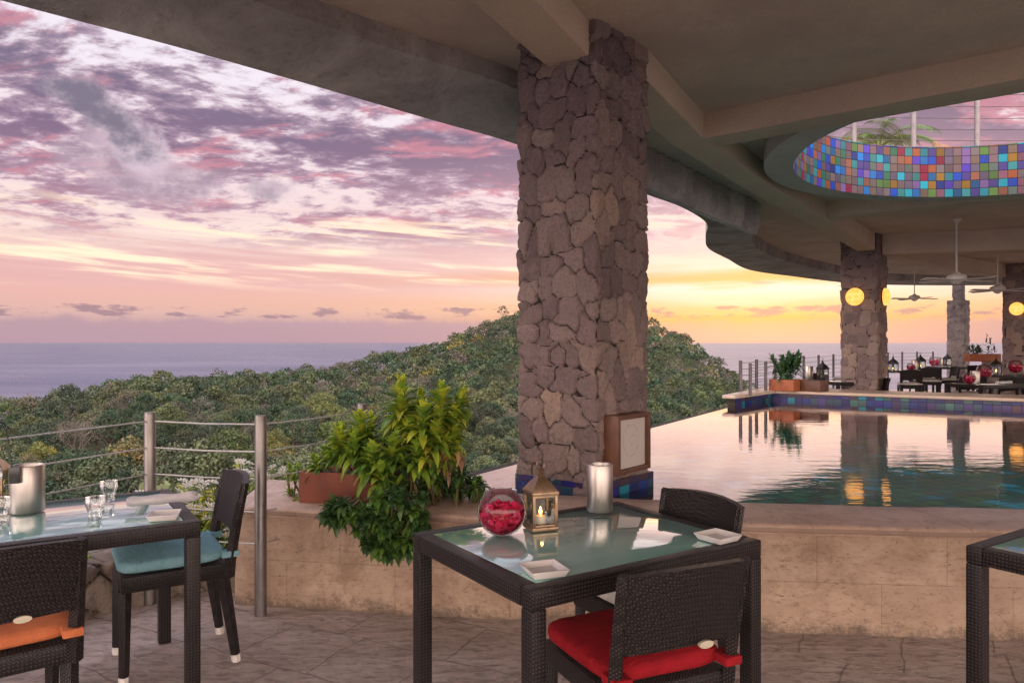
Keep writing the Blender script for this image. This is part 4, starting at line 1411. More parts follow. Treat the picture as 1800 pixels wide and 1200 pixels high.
def petals_mesh(R_, n, seed, ztop=.35):
    rng = random.Random(seed); mb = MB()
    for i in range(n):
        while True:
            p = Vector((rng.uniform(-1, 1), rng.uniform(-1, 1), rng.uniform(-.96, ztop + .25)))
            lim = ztop + .22 * noise.noise(Vector((p.x * 2, p.y * 2, seed)))
            if p.length < .93 and p.z < lim + .12 - .35 * (p.x * p.x + p.y * p.y) and (p.length > .6 or p.z > ztop - .25): break
        p *= R_
        s_ = rng.uniform(.012, .022); M_ = Matrix.Rotation(rng.uniform(0, 6.28), 3, Vector((rng.gauss(0, 1), rng.gauss(0, 1), rng.gauss(0, 1))).normalized())
        c = [(.75, .01, .10), (.62, .008, .07), (.82, .04, .18), (.50, .004, .05)][rng.randrange(4)]
        pts = []
        for a_, b_ in ((-.7, -1), (-1, 0), (-.6, 1), (.6, 1), (1, 0), (.7, -1)):
            q_ = M_ @ Vector((a_ * s_, b_ * s_, (a_ * a_ + b_ * b_) * s_ * .35)) + p
            if q_.length > R_ * .94: q_ = q_.normalized() * R_ * .94
            pts.append(q_)
        ctr = p if p.length < R_ * .93 else p.normalized() * R_ * .93
        mb.add(pts + [ctr], [(k, (k + 1) % 6, 6) for k in range(6)], col=c)
    return mb


def petal_bowl(loc, R_, label, detail=1.0, stand=0.0):
    root = empty('petal_bowl', loc, 0, label, 'glass bowl', 'glass bowls of red petals')
    zc = R_ * .93 + stand
    prof = []
    for k in range(15):
        a = -math.pi / 2 * .80 + (math.pi / 2 * .80 + .93) * k / 14
        prof.append((R_ * math.cos(a), zc + R_ * math.sin(a)))
    prof = [(0, prof[0][1])] + prof + [(prof[-1][0] + .004, prof[-1][1] + .004)]
    if stand:
        prof = [(0, 0), (R_ * .6, 0), (R_ * .55, .006), (.008, .012), (.007, stand)] + prof[1:]
    MB().lathe(prof, seg=36).build('bowl', M['glass'], root, smooth=True, angle=60)
    p = petals_mesh(R_, int(560 * detail), 5, .12).build('petals', M['petal'], root, smooth=True, angle=180); p.location = (0, 0, zc)
    return root


def lantern(loc, label, mat='brass', s_=1.0, rz=.5, group='candle lanterns'):
    root = empty('candle_lantern', loc, rz, label, 'lantern', group)
    root.scale = (s_, s_, s_)
    w = .049; hb = .148
    mb = MB(); mb.box((0, 0, .007), (w * 2 + .008, w * 2 + .008, .014))
    for a in (-1, 1):
        for b in (-1, 1):
            mb.box((a * w * .93, b * w * .93, .014 + (hb - .028) / 2), (.011, .011, hb - .028))
    for a in (-1, 1):
        mb.box((0, a * w * .93, .019), (w * 1.7, .008, .009)); mb.box((a * w * .93, 0, .019), (.008, w * 1.7, .009))
        mb.box((0, a * w * .93, hb - .019), (w * 1.7, .008, .009)); mb.box((a * w * .93, 0, hb - .019), (.008, w * 1.7, .009))
    mb.box((0, 0, hb - .007), (w * 2 + .012, w * 2 + .012, .0139))
    mb.build('frame', M[mat], root, bevel=.0015)
    rf = MB(); rf.lathe([(w * 1.46, hb + .0005), (w * 1.42, hb + .005), (w * .95, hb + .030), (w * .42, hb + .052), (.012, hb + .058)], seg=4, rot=math.pi / 4)
    rf.lathe([(.013, hb + .055), (.016, hb + .062), (.010, hb + .068), (.013, hb + .075), (.004, hb + .084), (0, hb + .085)], seg=14)
    roof_ = rf.build('roof', M[mat], root, smooth=True, angle=25)
    pts = [(.021 * math.cos(a_), 0, hb + .098 + .021 * math.sin(a_)) for a_ in [k * 2 * math.pi / 18 for k in range(18)]]
    hd = MB().tube(pts + [pts[0]], .0022, 6).build('handle', M[mat], root, smooth=True)
    hd.rotation_euler = (0, 0, .4)
    gp = MB()
    for a in (-1, 1):
        gp.box((0, a * w * .93, hb / 2), (w * 1.6, .0012, hb - .05)); gp.box((a * w * .93, 0, hb / 2), (.0012, w * 1.6, hb - .05))
    gp.build('panes', M['glass'], root)
    cup = MB().lathe([(.022, .016), (.027, .06)], seg=20).build('votive_cup', M['glass'], root, smooth=True)
    cn_ = MB().lathe([(0, .015), (.019, .015), (.020, .050), (.0, .051)], seg=18).build('candle', M['wax'], root, smooth=True, angle=40)
    MB().lathe([(0, .052), (.0055, .059), (.0065, .066), (.003, .078), (0, .086)], seg=10).build('flame', M['flame'], cn_, smooth=True)
    return root


def dish(loc, rz, label, size=.125):
    mb = MB(); o = size / 2; i_ = o * .80
    def sq(r_, z_): return [(a * r_, b * r_, z_) for a, b in ((-1, -1), (1, -1), (1, 1), (-1, 1))]
    layers = [sq(i_ * .9, 0), sq(i_, .001), sq(o, .024), sq(o - .005, .0255), sq(i_ * .93, .008), sq(i_ * .5, .0065)]
    vs = [p for l in layers for p in l]; fs = []
    for k in range(5):
        for j in range(4): fs.append((k * 4 + j, k * 4 + (j + 1) % 4, k * 4 + 4 + (j + 1) % 4, k * 4 + 4 + j))
    fs.append((20, 21, 22, 23)); fs.append((3, 2, 1, 0))
    ob = mb.add(vs, fs).build('square_dish', M['china'], bevel=.0025)
    ob.location = loc; ob.rotation_euler = (0, 0, rz)
    return tag(ob, label, 'dish', 'small white square dishes')


def tumbler(loc, label, s_=1.0):
    mb = MB().lathe([(0, .002), (.024, 0), (.026, .004), (.0235, .018), (.030, .040), (.037, .062), (.036, .085), (.0365, .088)], seg=30)
    o = mb.build('tumbler', M['drink'], smooth=True, angle=60); o.location = loc; o.scale = (s_, s_, s_)
    return tag(o, label, 'glass', 'clear waisted tumblers')


def napkin(loc, rz, L_, label, r=.022):
    mb = MB(); seg = 22; n = 16; vs = []; fs = []
    for i in range(n + 1):
        x_ = -L_ / 2 + L_ * i / n
        for k in range(seg):
            th = 2 * math.pi * k / seg
            rr = r * (1 + .10 * math.sin(3 * th + x_ * 9) + .07 * noise.noise(Vector((x_ * 20, th, 2)))) * (.88 + .1 * math.cos(i * .9))
            if i in (0, n): rr *= .8
            vs.append((x_ + .006 * math.sin(th * 2), rr * 1.25 * math.cos(th), max(0.0, r * .95 + rr * .95 * math.sin(th)) + .0005 + .006 * (i / n) ** 2))
    for i in range(n):
        for k in range(seg):
            fs.append((i * seg + k, i * seg + (k + 1) % seg, (i + 1) * seg + (k + 1) % seg, (i + 1) * seg + k))
    fs.append(tuple(range(seg))[::-1]); fs.append(tuple(n * seg + k for k in range(seg)))
    o = mb.add(vs, fs).build('rolled_napkin', M['linen'], smooth=True, angle=70); o.location = loc; o.rotation_euler = (0, 0, rz)
    return tag(o, label, 'napkin', 'rolled white napkins')


TT = .7411
p = at(882, 938, TT); petal_bowl((p.x, p.y, TT), .092, 'round glass bowl of crimson petals beside the brass lantern')
p = at(950, 928, TT); lantern((p.x, p.y, TT), 'brass lantern with a burning candle next to the petal bowl', 'brass', 1.0, .35)
p = at(1054, 897, TT); cooler((p.x, p.y, TT), 'steel wine cooler at the far corner of the petal bowl table')
p = at(956, 1008, TT); dish((p.x, p.y, TT), .35, 'small square white dish at the near corner of the petal bowl table')
p = at(1262, 949, TT); dish((p.x, p.y, TT), .62, 'small square white dish at the right corner of the petal bowl table')
p = at(48, 898, TT); cooler((p.x, p.y, TT), 'steel wine cooler with a black handset clipped on it, left table', r=.066, h=.197)
ck = p.copy()
hs_ = empty('handset', (ck.x + .004, ck.y - .083, TT + .135), .3, 'black handset with a thin bent aerial hooked on the left wine cooler', 'handset')
MB().box((0, 0, .035), (.042, .026, .072)).build('case', M['black'], hs_, bevel=.007)
MB().tube([(-.012, 0, .07), (-.02, 0, .12), (-.027, 0, .185), (-.034, 0, .222), (-.028, 0, .232), (-.018, 0, .228)], [.0036, .0032, .0032, .0034, .0065, .005], 8).build('aerial', M['black'], hs_, smooth=True)
MB().box((0, .022, .062), (.02, .026, .008)).build('clip', M['black'], hs_, bevel=.002)
p = at(167, 911, TT); tumbler((p.x, p.y, TT), 'clear tumbler nearer the viewer of the two on the left table')
p = at(191, 880, TT); tumbler((p.x, p.y, TT), 'clear tumbler standing just behind the other one on the left table', 1.02)
p = at(289, 911, TT); dish((p.x, p.y, TT), .3, 'small square white dish below the rolled napkin on the left table', .12)
p = at(287, 897, TT); napkin((p.x, p.y, TT + .026), .42, .27, 'rolled white napkin lying across the dish on the left table', .024)
p = at(-2, 918, TT); tumbler((p.x, p.y, TT), 'clear tumbler half out of the photo at the left edge', 1.1)
# stemmed glass cut by the left edge
p = at(-14, 892, TT)
o = MB().lathe([(0, .002), (.032, 0), (.030, .004), (.005, .010), (.004, .075), (.012, .085), (.034, .115), (.040, .150), (.033, .178)], seg=26).build('wine_glass', M['glass'], smooth=True, angle=60)
o.location = (p.x, p.y, TT); tag(o, 'stemmed wine glass at the left edge of the photo', 'wine glass')
p = at(-6, 880, TT); lantern((p.x - .02, p.y + .02, TT), 'brass lantern cut off by the left edge of the photo', 'brass', .95, .2)

# ---- framed sketch in a deep box on the column
nR = Vector((math.cos(TH), -math.sin(TH), 0)); rR = Vector((math.sin(TH), math.cos(TH), 0))
bx = empty('framed_sketch', (0, 0, 0), 0, 'pale pencil sketch in a deep wooden box frame on the big column', 'picture')
cF = CC + rR * .262 + nR * .0
w_, h0, h1, dep = .38, .665, 1.02, .115
mt = Matrix((rR, nR * -1, Vector((0, 0, 1)))).transposed()
def BX(mb, u0, u1, d0, d1, z0, z1):
    c = cF + rR * ((u0 + u1) / 2) + nR * ((d0 + d1) / 2) + Vector((0, 0, (z0 + z1) / 2))
    return mb.box(c, (u1 - u0, d1 - d0, z1 - z0), M=mt)
mb = MB(); fr_ = .028
BX(mb, -w_ / 2, -w_ / 2 + fr_, .0, dep, h0, h1); BX(mb, w_ / 2 - fr_, w_ / 2, .0, dep, h0, h1)
BX(mb, -w_ / 2 + fr_, w_ / 2 - fr_, .0, dep, h0, h0 + fr_); BX(mb, -w_ / 2 + fr_, w_ / 2 - fr_, .0, dep, h1 - fr_, h1)
mb.build('frame', M['wood'], bx, bevel=.004)
q0 = [cF + rR * a + nR * .088 + Vector((0, 0, b)) for a, b in ((-w_ / 2 + fr_, h0 + fr_), (w_ / 2 - fr_, h0 + fr_), (w_ / 2 - fr_, h1 - fr_), (-w_ / 2 + fr_, h1 - fr_))]
q1 = [p_ - nR * .012 for p_ in q0]
MB().add(q0 + q1, [(0, 1, 2, 3), (7, 6, 5, 4)] + [(k, k + 4, (k + 1) % 4 + 4, (k + 1) % 4) for k in range(4)], uvs=[(0, 0), (1, 0), (1, 1), (0, 1)] * 2).build('sketch', M['paper'], bx)

# ---- globe lamps on the columns
def disc_lamp(c, n_, r, label):
    root = empty('globe_lamp', c, 0, label, 'wall lamp', 'round yellow globe lamps on the columns')
    mb = MB().lathe([(0, .095), (r * .35, .090), (r * .7, .072), (r * .93, .040), (r, .012), (r * .97, .0)], seg=32)
    o = mb.build('shade', M['globe'], root, smooth=True, angle=180)
    o.rotation_euler = Vector(n_).to_track_quat('Z', 'Y').to_euler()
    o2 = MB().lathe([(0, -.03), (r * .8, -.03), (r * .8, .002), (r * .9, .002)], seg=24).build('mount', M['darkpost'], root)
    o2.rotation_euler = o.rotation_euler
l2 = Vector((-math.cos(TH), math.sin(TH), 0)); nL = Vector((-math.sin(TH), -math.cos(TH), 0))
c2p = Vector((6.45, 13.1, 0))
disc_lamp(c2p + l2 * .36 + nL * .045 + Vector((0, 0, 2.27)), nL, .158, 'round lit lamp on the left face of the second stone column')
disc_lamp(c2p + rR * .30 + nR * .045 + Vector((0, 0, 2.27)), nR, .158, 'round lit lamp on the right face of the second stone column')
c4p = Vector((12.62, 17.9, 0))
disc_lamp(c4p + l2 * .36 + nL * .045 + Vector((0, 0, 2.27)), nL, .158, 'round lit lamp on the stone column at the right edge')

# ---- ceiling fans
def fan(x_, y_, zc, label, ztop=CEIL, r=.66, rz=0.0):
    root = empty('ceiling_fan', (x_, y_, zc), rz, label, 'ceiling fan', 'white ceiling fans on long rods')
    MB().tube([(0, 0, .10), (0, 0, ztop - zc)], .013, 10).build('rod', M['white_plastic'], root, smooth=True)
    MB().lathe([(0, .13), (.03, .125), (.05, .10), (.13, .07), (.145, .035), (.14, .005), (.09, -.02), (.06, -.05), (.03, -.07), (0, -.07)], seg=28).build('motor_housing', M['white_plastic'], root, smooth=True, angle=50)
    MB().lathe([(.02, ztop - zc - .06), (.06, ztop - zc - .02), (.065, ztop - zc)], seg=20).build('canopy', M['white_plastic'], root, smooth=True)
    for k in range(4):
        mb = MB(); a = math.pi / 2 * k
        ca, sa = math.cos(a), math.sin(a)
        def pt(u, v, w2): return (ca * u - sa * v, sa * u + ca * v, w2)
        vs = [pt(.12, -.02, .0), pt(.12, .02, .008), pt(.22, .065, .012), pt(r, .06, .016), pt(r, -.06, -.010), pt(.22, -.05, -.008)]
        vs += [(a_, b_, c_ - .008) for a_, b_, c_ in vs]
        mb.add(vs, [(0, 1, 2, 3, 4, 5), (11, 10, 9, 8, 7, 6)] + [(k2, k2 + 6, (k2 + 1) % 6 + 6, (k2 + 1) % 6) for k2 in range(6)])
        mb.build('blade', M['wood'] if False else M['white_plastic'], root)
    return root
fan(6.95, 11.6, EYE + .97, 'large white ceiling fan hanging beside the second stone column', rz=.3)
fan(10.85, 20.0, EYE + 1.17, 'ceiling fan with two blades spread in front of the evening sky', rz=.12)
fan(9.95, 15.2, EYE + 1.06, 'ceiling fan hanging close to the right edge', rz=.25)

# ---- railings
def railing(name, pts, top, cables, rpost, label, base=0.0, mat='steel', rc=.0045, cap=True, hidden=()):
    root = empty(name, (0, 0, 0), 0, label, 'railing')
    for i, (x_, y_, zb) in enumerate(pts):
        if i in hidden: continue
        mb = MB().lathe([(rpost, zb), (rpost, top - .012), (rpost * .9, top - .002), (0, top)], (x_, y_, 0), 18 if cap else 8)
        mb.build('post', M[mat], root, smooth=True, angle=40)
    for zc in cables:
        mb = MB()
        for (a, b) in zip(pts, pts[1:]):
            A = Vector((a[0], a[1], zc)); B = Vector((b[0], b[1], zc)); mid = (A + B) / 2 - Vector((0, 0, .006))
            mb.tube([A, mid, B], rc, 5, caps=False)
        mb.build('cable', M['cable'] if mat == 'steel' else M[mat], root, smooth=True)
    return root
railing('cable_railing', [(-4.3, -.6, 0), (-3.45, 1.0, 0), (-2.72, 2.6, 0), (-2.02, 4.14, 0), (-1.345, 3.97, 0), (-.955, 4.72, CAPZ - .02)], 1.07, (1.02, .873, .727, .55, .38), .031, 'brushed steel posts with thin cables along the edge beside the left table')

A_ = at
near_posts = [(3.62, 11.3, FZ - .01), (3.86, 11.75, FZ - .01), (4.28, 12.35, FZ - .01)]
def rp(px, Y): return ((px - 900) / F * Y, Y)
def post_at(px, ptop, ztop, zb):
    Y = (ztop - EYE) * F / (601 - ptop); return (rp(px, Y)[0], Y, zb)
railing('cable_railing', [post_at(1319, 638, 1.15, FZ - .01), post_at(1346, 635, 1.15, FZ - .01), (4.62, 12.95, FZ - .01)], 1.15, (1.12, 1.03, .94, .85, .76), .026, 'short dark posts standing on the tiled corner block at the end of the pool', mat='darkpost', rc=.0035, cap=False, hidden=(2,))
fp = [(3.62, 11.75, FZ - .01), (4.12, 12.5, FZ - .01), (4.72, 13.3, 0)]
for px, Y in ((1389, 14.3), (1413, 15.5), (1439, 16.7), (1465, 17.9), (1500, 19.2), (1535, 20.4), (1561, 21.3), (1586, 22.0), (1612, 22.4), (1640, 22.6)):
    fp.append((rp(px, Y)[0], Y, 0))
fpost = railing('cable_railing', fp, 1.17, (1.13, 1.03, .93, .83, .73, .63), .028, 'long row of thin dark posts and wires along the far terrace against the sea', mat='darkpost', rc=.004, cap=False)
# upper terrace railing seen through the skylight
ur = empty('upper_railing', (0, 0, 0), 0, 'grey posts and wires of the upper terrace railing seen through the round skylight', 'railing')
up = [(2.7, 8.6), (4.3, 9.33), (5.06, 9.35), (5.88, 9.38), (6.75, 9.36), (7.7, 9.2), (8.7, 8.7)]
for i, (x_, y_) in enumerate(up):
    MB().lathe([(.032, TOPZ - .4), (.032, 4.78), (0, 4.785)], (x_, y_, 0), 14).build('post', M['greypost'], ur, smooth=True, angle=40)
for zc in (4.72, 4.58, 4.43, 4.28, 4.14, 4.0, 3.88):
    mb = MB()
    for a, b in zip(up, up[1:]): mb.tube([(a[0], a[1], zc), (b[0], b[1], zc)], .005, 5, caps=False)
    mb.build('cable', M['darkpost'], ur)

# ---- far dining area
GT = 'wicker tables with frosted glass tops'
def fard(px, py, z=TT):
    p = at(px, py, z); return p
far_tables = [(1492, 668, .2, 'dark table right behind the pool wall in front of the second column'), (1600, 649, .1, 'dark table beyond the second column by the sea railing'),
              (1668, 643, .0, 'dark table farthest back in front of the pale grey column'), (1735, 673, .25, 'long dark table behind the pool wall at the right edge'), (1795, 672, .25, 'dark table behind the pool wall cut by the right edge'), (1775, 656, .1, 'dark table in front of the low grey wall at the right')]
for px, py, rz, lab in far_tables:
    p = at(px, py + 1.2, .74); tcopy(p.x, p.y, rz, lab)
fc = [(1598, 17.2, (.3, 1), 'dark wicker chair seen from behind just right of the second column'), (1637, 18.6, (.5, .85), 'dark wicker chair with its back turned in the middle of the far terrace'), (1660, 19.3, (-1, .1), 'dark wicker chair facing left beside the farthest table'),
      (1621, 19.5, (1, -.1), 'dark wicker chair facing right on the far terrace'), (1700, 14.0, (.2, 1), 'dark wicker chair behind the long dark table'), (1716, 20.0, (-.6, -.8), 'dark wicker chair near the pale grey column'),
      (1528, 13.2, (-.9, .3), 'dark wicker chair standing in front of the second column'), (1765, 13.6, (.1, 1), 'dark wicker chair behind the pool wall near the right edge'), (1450, 14.9, (.3, -1), 'dark wicker chair near the short end of the far pool wall')]
for px, Y, f, lab in fc:
    x_, y_ = rp(px, Y); o = copy_tree(ch_cr); f = Vector((f[0], f[1])).normalized(); place(o, x_, y_, f, lab, GC)


def on(px, py): p = at(px, py, TT); return (p.x, p.y, TT)
cooler(on(1421, 667), 'steel wine cooler beside the orange planter on the far wall table', r=.085, h=.26)
lantern(on(1446, 667), 'black lantern on the table in front of the sea railing', 'blackmetal', 1.55, .4)
napkin(on(1480, 667), .1, .36, 'folded white napkin between the black lantern and the second column', .03)
lantern(on(1570, 655), 'black lantern just right of the second column', 'blackmetal', 1.6, .4)
petal_bowl(on(1601, 651), .10, 'small bowl of red petals by the sea railing', .3)
cooler(on(1608, 650), 'steel wine cooler beside the small petal bowl', r=.08, h=.26)
lantern(on(1618, 650), 'black lantern right of the cooler by the sea railing', 'blackmetal', 1.7, .2)
petal_bowl(on(1643, 643), .16, 'bowl of red petals on the farthest table', .3)
cooler(on(1652, 643), 'steel wine cooler on the farthest table', r=.085, h=.26)
lantern(on(1665, 643), 'black lantern on the farthest table', 'blackmetal', 1.6, .2)
petal_bowl(on(1704, 674), .105, 'bowl of red petals on the long dark table behind the pool wall', .4)
cooler(on(1714, 674), 'steel wine cooler next to the bowl on the long dark table', r=.075, h=.22)
lantern(on(1751, 660), 'black lantern with a bright candle near the low grey wall', 'blackmetal', 1.6, .5)
petal_bowl(on(1785, 668), .135, 'red flowers in a footed glass at the right edge of the far terrace', .4, .14)
napkin(on(1765, 675), .2, .3, 'folded white napkin on the long dark table', .03)
petal_bowl(on(1731, 664), .15, 'large clear bowl with a few red petals in the middle of the far tables', .25)
# ------------------------------------------------------------------ garden plants
def leaf(mb, base, d, L_, W_, droop, col, fold=.25, up=Vector((0, 0, 1)), nseg=4):
    d = Vector(d).normalized()
    side = d.cross(up)
    if side.length < .05: side = d.cross(Vector((1, 0, 0)))
    side.normalize(); nrm = side.cross(d).normalized()
    vs = []; fs = []
    for i in range(nseg + 1):
        t_ = i / nseg
        w = W_ * (math.sin(math.pi * min(1, t_ * .92 + .08)) ** .8) * (1 if t_ < 1 else 0) * .5
        c = Vector(base) + d * (L_ * t_) + nrm * (L_ * .10 * math.sin(t_ * 3.1)) - Vector((0, 0, 1)) * droop * L_ * t_ * t_
        vs += [c - side * w + nrm * w * fold * 2, c, c + side * w + nrm * w * fold * 2]
    for i in range(nseg):
        a = i * 3
        fs += [(a, a + 1, a + 4, a + 3), (a + 1, a + 2, a + 5, a + 4)]
    v = random.uniform(.85, 1.15)
    mb.add(vs, fs, col=tuple(min(1, c_ * v) for c_ in col))


def rosette(mb, c, axis, n, L_, W_, cols, droop=.35, height=.10, spread=1.0):
    """whorl of lance-shaped leaves round the tip of a shoot"""
    axis = Vector(axis).normalized()
    a = axis.cross(Vector((.3, .9, .2))).normalized(); b = axis.cross(a).normalized()
    for i in range(n):
        t_ = i / n
        th = i * 2.399 + random.uniform(-.25, .25)
        el = (.30 + 1.45 * t_ + random.uniform(-.18, .18)) * spread      # from upright to flat/backwards
        d = axis * math.cos(el) + (a * math.cos(th) + b * math.sin(th)) * math.sin(el)
        base = Vector(c) - axis * (height * t_)
        col = cols[min(len(cols) - 1, int(random.random() ** 1.2 * len(cols) * (.35 + .65 * t_) + random.uniform(0, .6)))]
        leaf(mb, base, d, L_ * random.uniform(.75, 1.1) * (.7 + .4 * t_), W_ * random.uniform(.85, 1.15), droop * t_, col)


YG = [(.44, .50, .05), (.30, .42, .045), (.20, .34, .04), (.12, .23, .035), (.48, .38, .05)]
GR = [(.16, .30, .05), (.10, .22, .04), (.06, .15, .035), (.05, .12, .03)]
DG = [(.10, .20, .06), (.055, .13, .04), (.04, .095, .035), (.035, .08, .03)]

# terracotta trough on the wall cap
pl0 = at(525, 883, CAPZ); pr0 = at(680, 889, CAPZ)
ctr = (pl0 + pr0) / 2; dv_ = (pr0 - pl0); rzb = math.atan2(dv_.y, dv_.x); Lb = dv_.length
back_n = Vector((-math.sin(rzb), math.cos(rzb), 0))
tr_c = ctr + back_n * .11
tr = empty('planter_trough', (tr_c.x, tr_c.y, CAPZ), rzb, 'long terracotta trough on the low wall holding yellow-green leafy shoots', 'planter')
hh = .175; ww = .22
mb = MB()
mb.box((0, -ww / 2 + .011, hh / 2), (Lb, .022, hh)); mb.box((0, ww / 2 - .011, hh / 2), (Lb, .022, hh))
mb.box((-Lb / 2 + .011, 0, hh / 2), (.022, ww - .0445, hh - .001)); mb.box((Lb / 2 - .011, 0, hh / 2), (.022, ww - .0445, hh - .001)); mb.box((0, 0, .012), (Lb - .045, ww - .045, .022))
mb.build('box', M['terracotta'], tr, bevel=.006)
MB().box((0, 0, hh - .03), (Lb - .05, ww - .05, .02)).build('soil', M['soil'], tr)

random.seed(21)
def shoots(name, spots, cols_fn, label, cat, L_=.150, W_=.048, n=40, stem_from=None, height=.13, droop=.3, zmin=-9):
    root = empty(name, (0, 0, 0), 0, label, cat)
    lv = MB(); stm = MB()
    for sp in spots:
        px, py, Y, ax, sc_ = sp
        c = atY(px, py, Y)
        c.z = max(c.z, zmin)
        rosette(lv, c, ax, int(n * (.8 + .4 * random.random())), L_ * sc_, W_ * sc_, cols_fn(sp), height=height * sc_, droop=droop)
        b = stem_from(c) if stem_from else c - Vector(ax).normalized() * .2
        mid = (c + b) / 2 + Vector((random.uniform(-.03, .03), random.uniform(-.03, .03), 0))
        stm.tube([b, mid, c], [.007, .006, .005], 5, col=(.16, .13, .07), caps=False)
    lv.build('leaves', M['leaf'], root, smooth=True, angle=180)
    stm.build('stems', M['leaf'], root, smooth=True)
    return root

def soil_pt(c):
    u = max(-Lb / 2 + .05, min(Lb / 2 - .05, (c - tr_c).dot(Vector((math.cos(rzb), math.sin(rzb), 0)))))
    q_ = tr_c + Vector((math.cos(rzb), math.sin(rzb), 0)) * u * .8
    return Vector((q_.x, q_.y, CAPZ + hh - .03))
sp = [(706, 690, 4.22, (0, 0, 1), 1.15), (776, 698, 4.30, (.12, 0, 1), 1.1), (632, 742, 4.25, (-.1, 0, 1), .95), (745, 728, 4.1, (.1, -.2, 1), 1.0), (798, 735, 4.32, (.4, -.1, 1), 1.0), (722, 752, 4.15, (-.2, -.3, 1), 1.0),
      (765, 762, 4.12, (.2, -.4, 1), 1.0), (700, 728, 4.32, (-.3, .1, 1), .9), (815, 700, 4.38, (.5, 0, 1), .8), (596, 768, 4.22, (-.35, -.1, 1), .85), (624, 776, 4.16, (0, -.2, 1), .9), (655, 800, 4.08, (.1, -.4, 1), 1.0),
      (612, 794, 4.18, (-.1, -.3, 1), .7), (572, 797, 4.24, (-.5, .1, 1), .65), (640, 770, 4.3, (.0, .1, 1), .9), (690, 785, 4.1, (.1, -.3, 1), 1.0), (735, 790, 4.1, (.1, -.3, 1), .95), (553, 808, 4.24, (-.4, .1, 1), .55), (785, 785, 4.2, (.4, -.2, .9), .9), (670, 830, 4.02, (.2, -.5, .8), .8),
      (650, 745, 4.35, (-.2, .2, 1), .9), (680, 765, 4.25, (-.1, -.3, 1), .95), (740, 705, 4.35, (0, .2, 1), .9), (770, 735, 4.22, (.2, -.3, 1), .95), (725, 775, 4.2, (0, -.5, 1), .95), (600, 760, 4.3, (-.4, 0, 1), .8), (800, 765, 4.25, (.5, -.3, 1), .85), (705, 715, 4.2, (-.1, -.5, 1), .9), (648, 800, 4.12, (-.1, -.3, 1), .75), (584, 784, 4.22, (-.3, .1, 1), .7)]
shoots('leafy_shrub', sp, lambda s_: YG if s_[1] < 770 else [YG[1]] + YG[2:4] + GR[:2], 'bright yellow-green leafy shrub growing out of the terracotta trough', 'shrub', stem_from=soil_pt)
# dried brown skirt under the tall shoots
mb = MB()
for k in range(110):
    px = random.gauss(765, 24); py = random.gauss(803, 15); c = atY(px, py, random.uniform(4.12, 4.35))
    leaf(mb, c, (random.gauss(0, .5), random.gauss(-.2, .4), -.3 - random.random()), .085, .024, .3, random.choice([(.32, .19, .10), (.25, .14, .08), (.40, .28, .12), (.50, .38, .10)]))
root = empty('dried_leaves', (0, 0, 0), 0, 'brown withered leaves hanging under the tallest yellow-green shoots', 'dry foliage')
mb.build('leaves', M['leaf'], root, smooth=True, angle=180)
# trailing plant over the wall
sp = []
for k in range(84):
    t_ = random.random()
    px = random.uniform(575, 745); top = 868; bot = 985 - abs(px - 690) * .55
    py = top + (bot - top) * t_
    if px < 610 and py > 915: continue
    if px < 660 and py < 892: py = 892 + random.uniform(0, 20)
    Y = 3.93 - .0007 * (px - 600) + random.uniform(-.10, .02)
    sp.append((px, py, Y, (random.uniform(-.7, .7), -.8, random.uniform(-.5, .45)), random.uniform(.62, .95)))
shoots('trailing_plant', sp, lambda s_: GR if random.random() < .35 else DG, 'dark green plant trailing down the front of the low travertine wall', 'plant', n=18, L_=.092, W_=.036, height=.05, droop=.12, stem_from=lambda c: Vector((c.x * .9 - .06, c.y + .10, min(c.z + .12, .62))))
# bushy low plant right of the trough on the cap
sp = []
for k in range(58):
    px = random.uniform(690, 842); f = (px - 690) / 150
    py = random.uniform(802 + 26 * f, 872 - 4 * f)
    sp.append((px, py, random.uniform(4.10, 4.50), (random.uniform(-.4, .6), -.5, random.uniform(.3, 1)), random.uniform(.6, .95)))
shoots('bushy_plant', sp, lambda s_: GR if random.random() < .6 else DG, 'mid green bushy plant sprawling on the wall cap beside the pool', 'plant', n=18, L_=.10, W_=.036, height=.05, stem_from=lambda c: Vector((c.x, c.y + .02, CAPZ)), zmin=CAPZ + .045)
sp = [(random.uniform(506, 535), random.uniform(815, 885), random.uniform(4.2, 4.5), (-.4, -.2, 1), random.uniform(.5, .8)) for _ in range(14)]
shoots('leafy_sprig', sp, lambda s_: YG[1:4], 'yellow-green sprig at the left end of the terracotta trough', 'plant', n=16, L_=.10, W_=.028, height=.06, stem_from=lambda c: Vector((c.x, c.y + .02, CAPZ)))


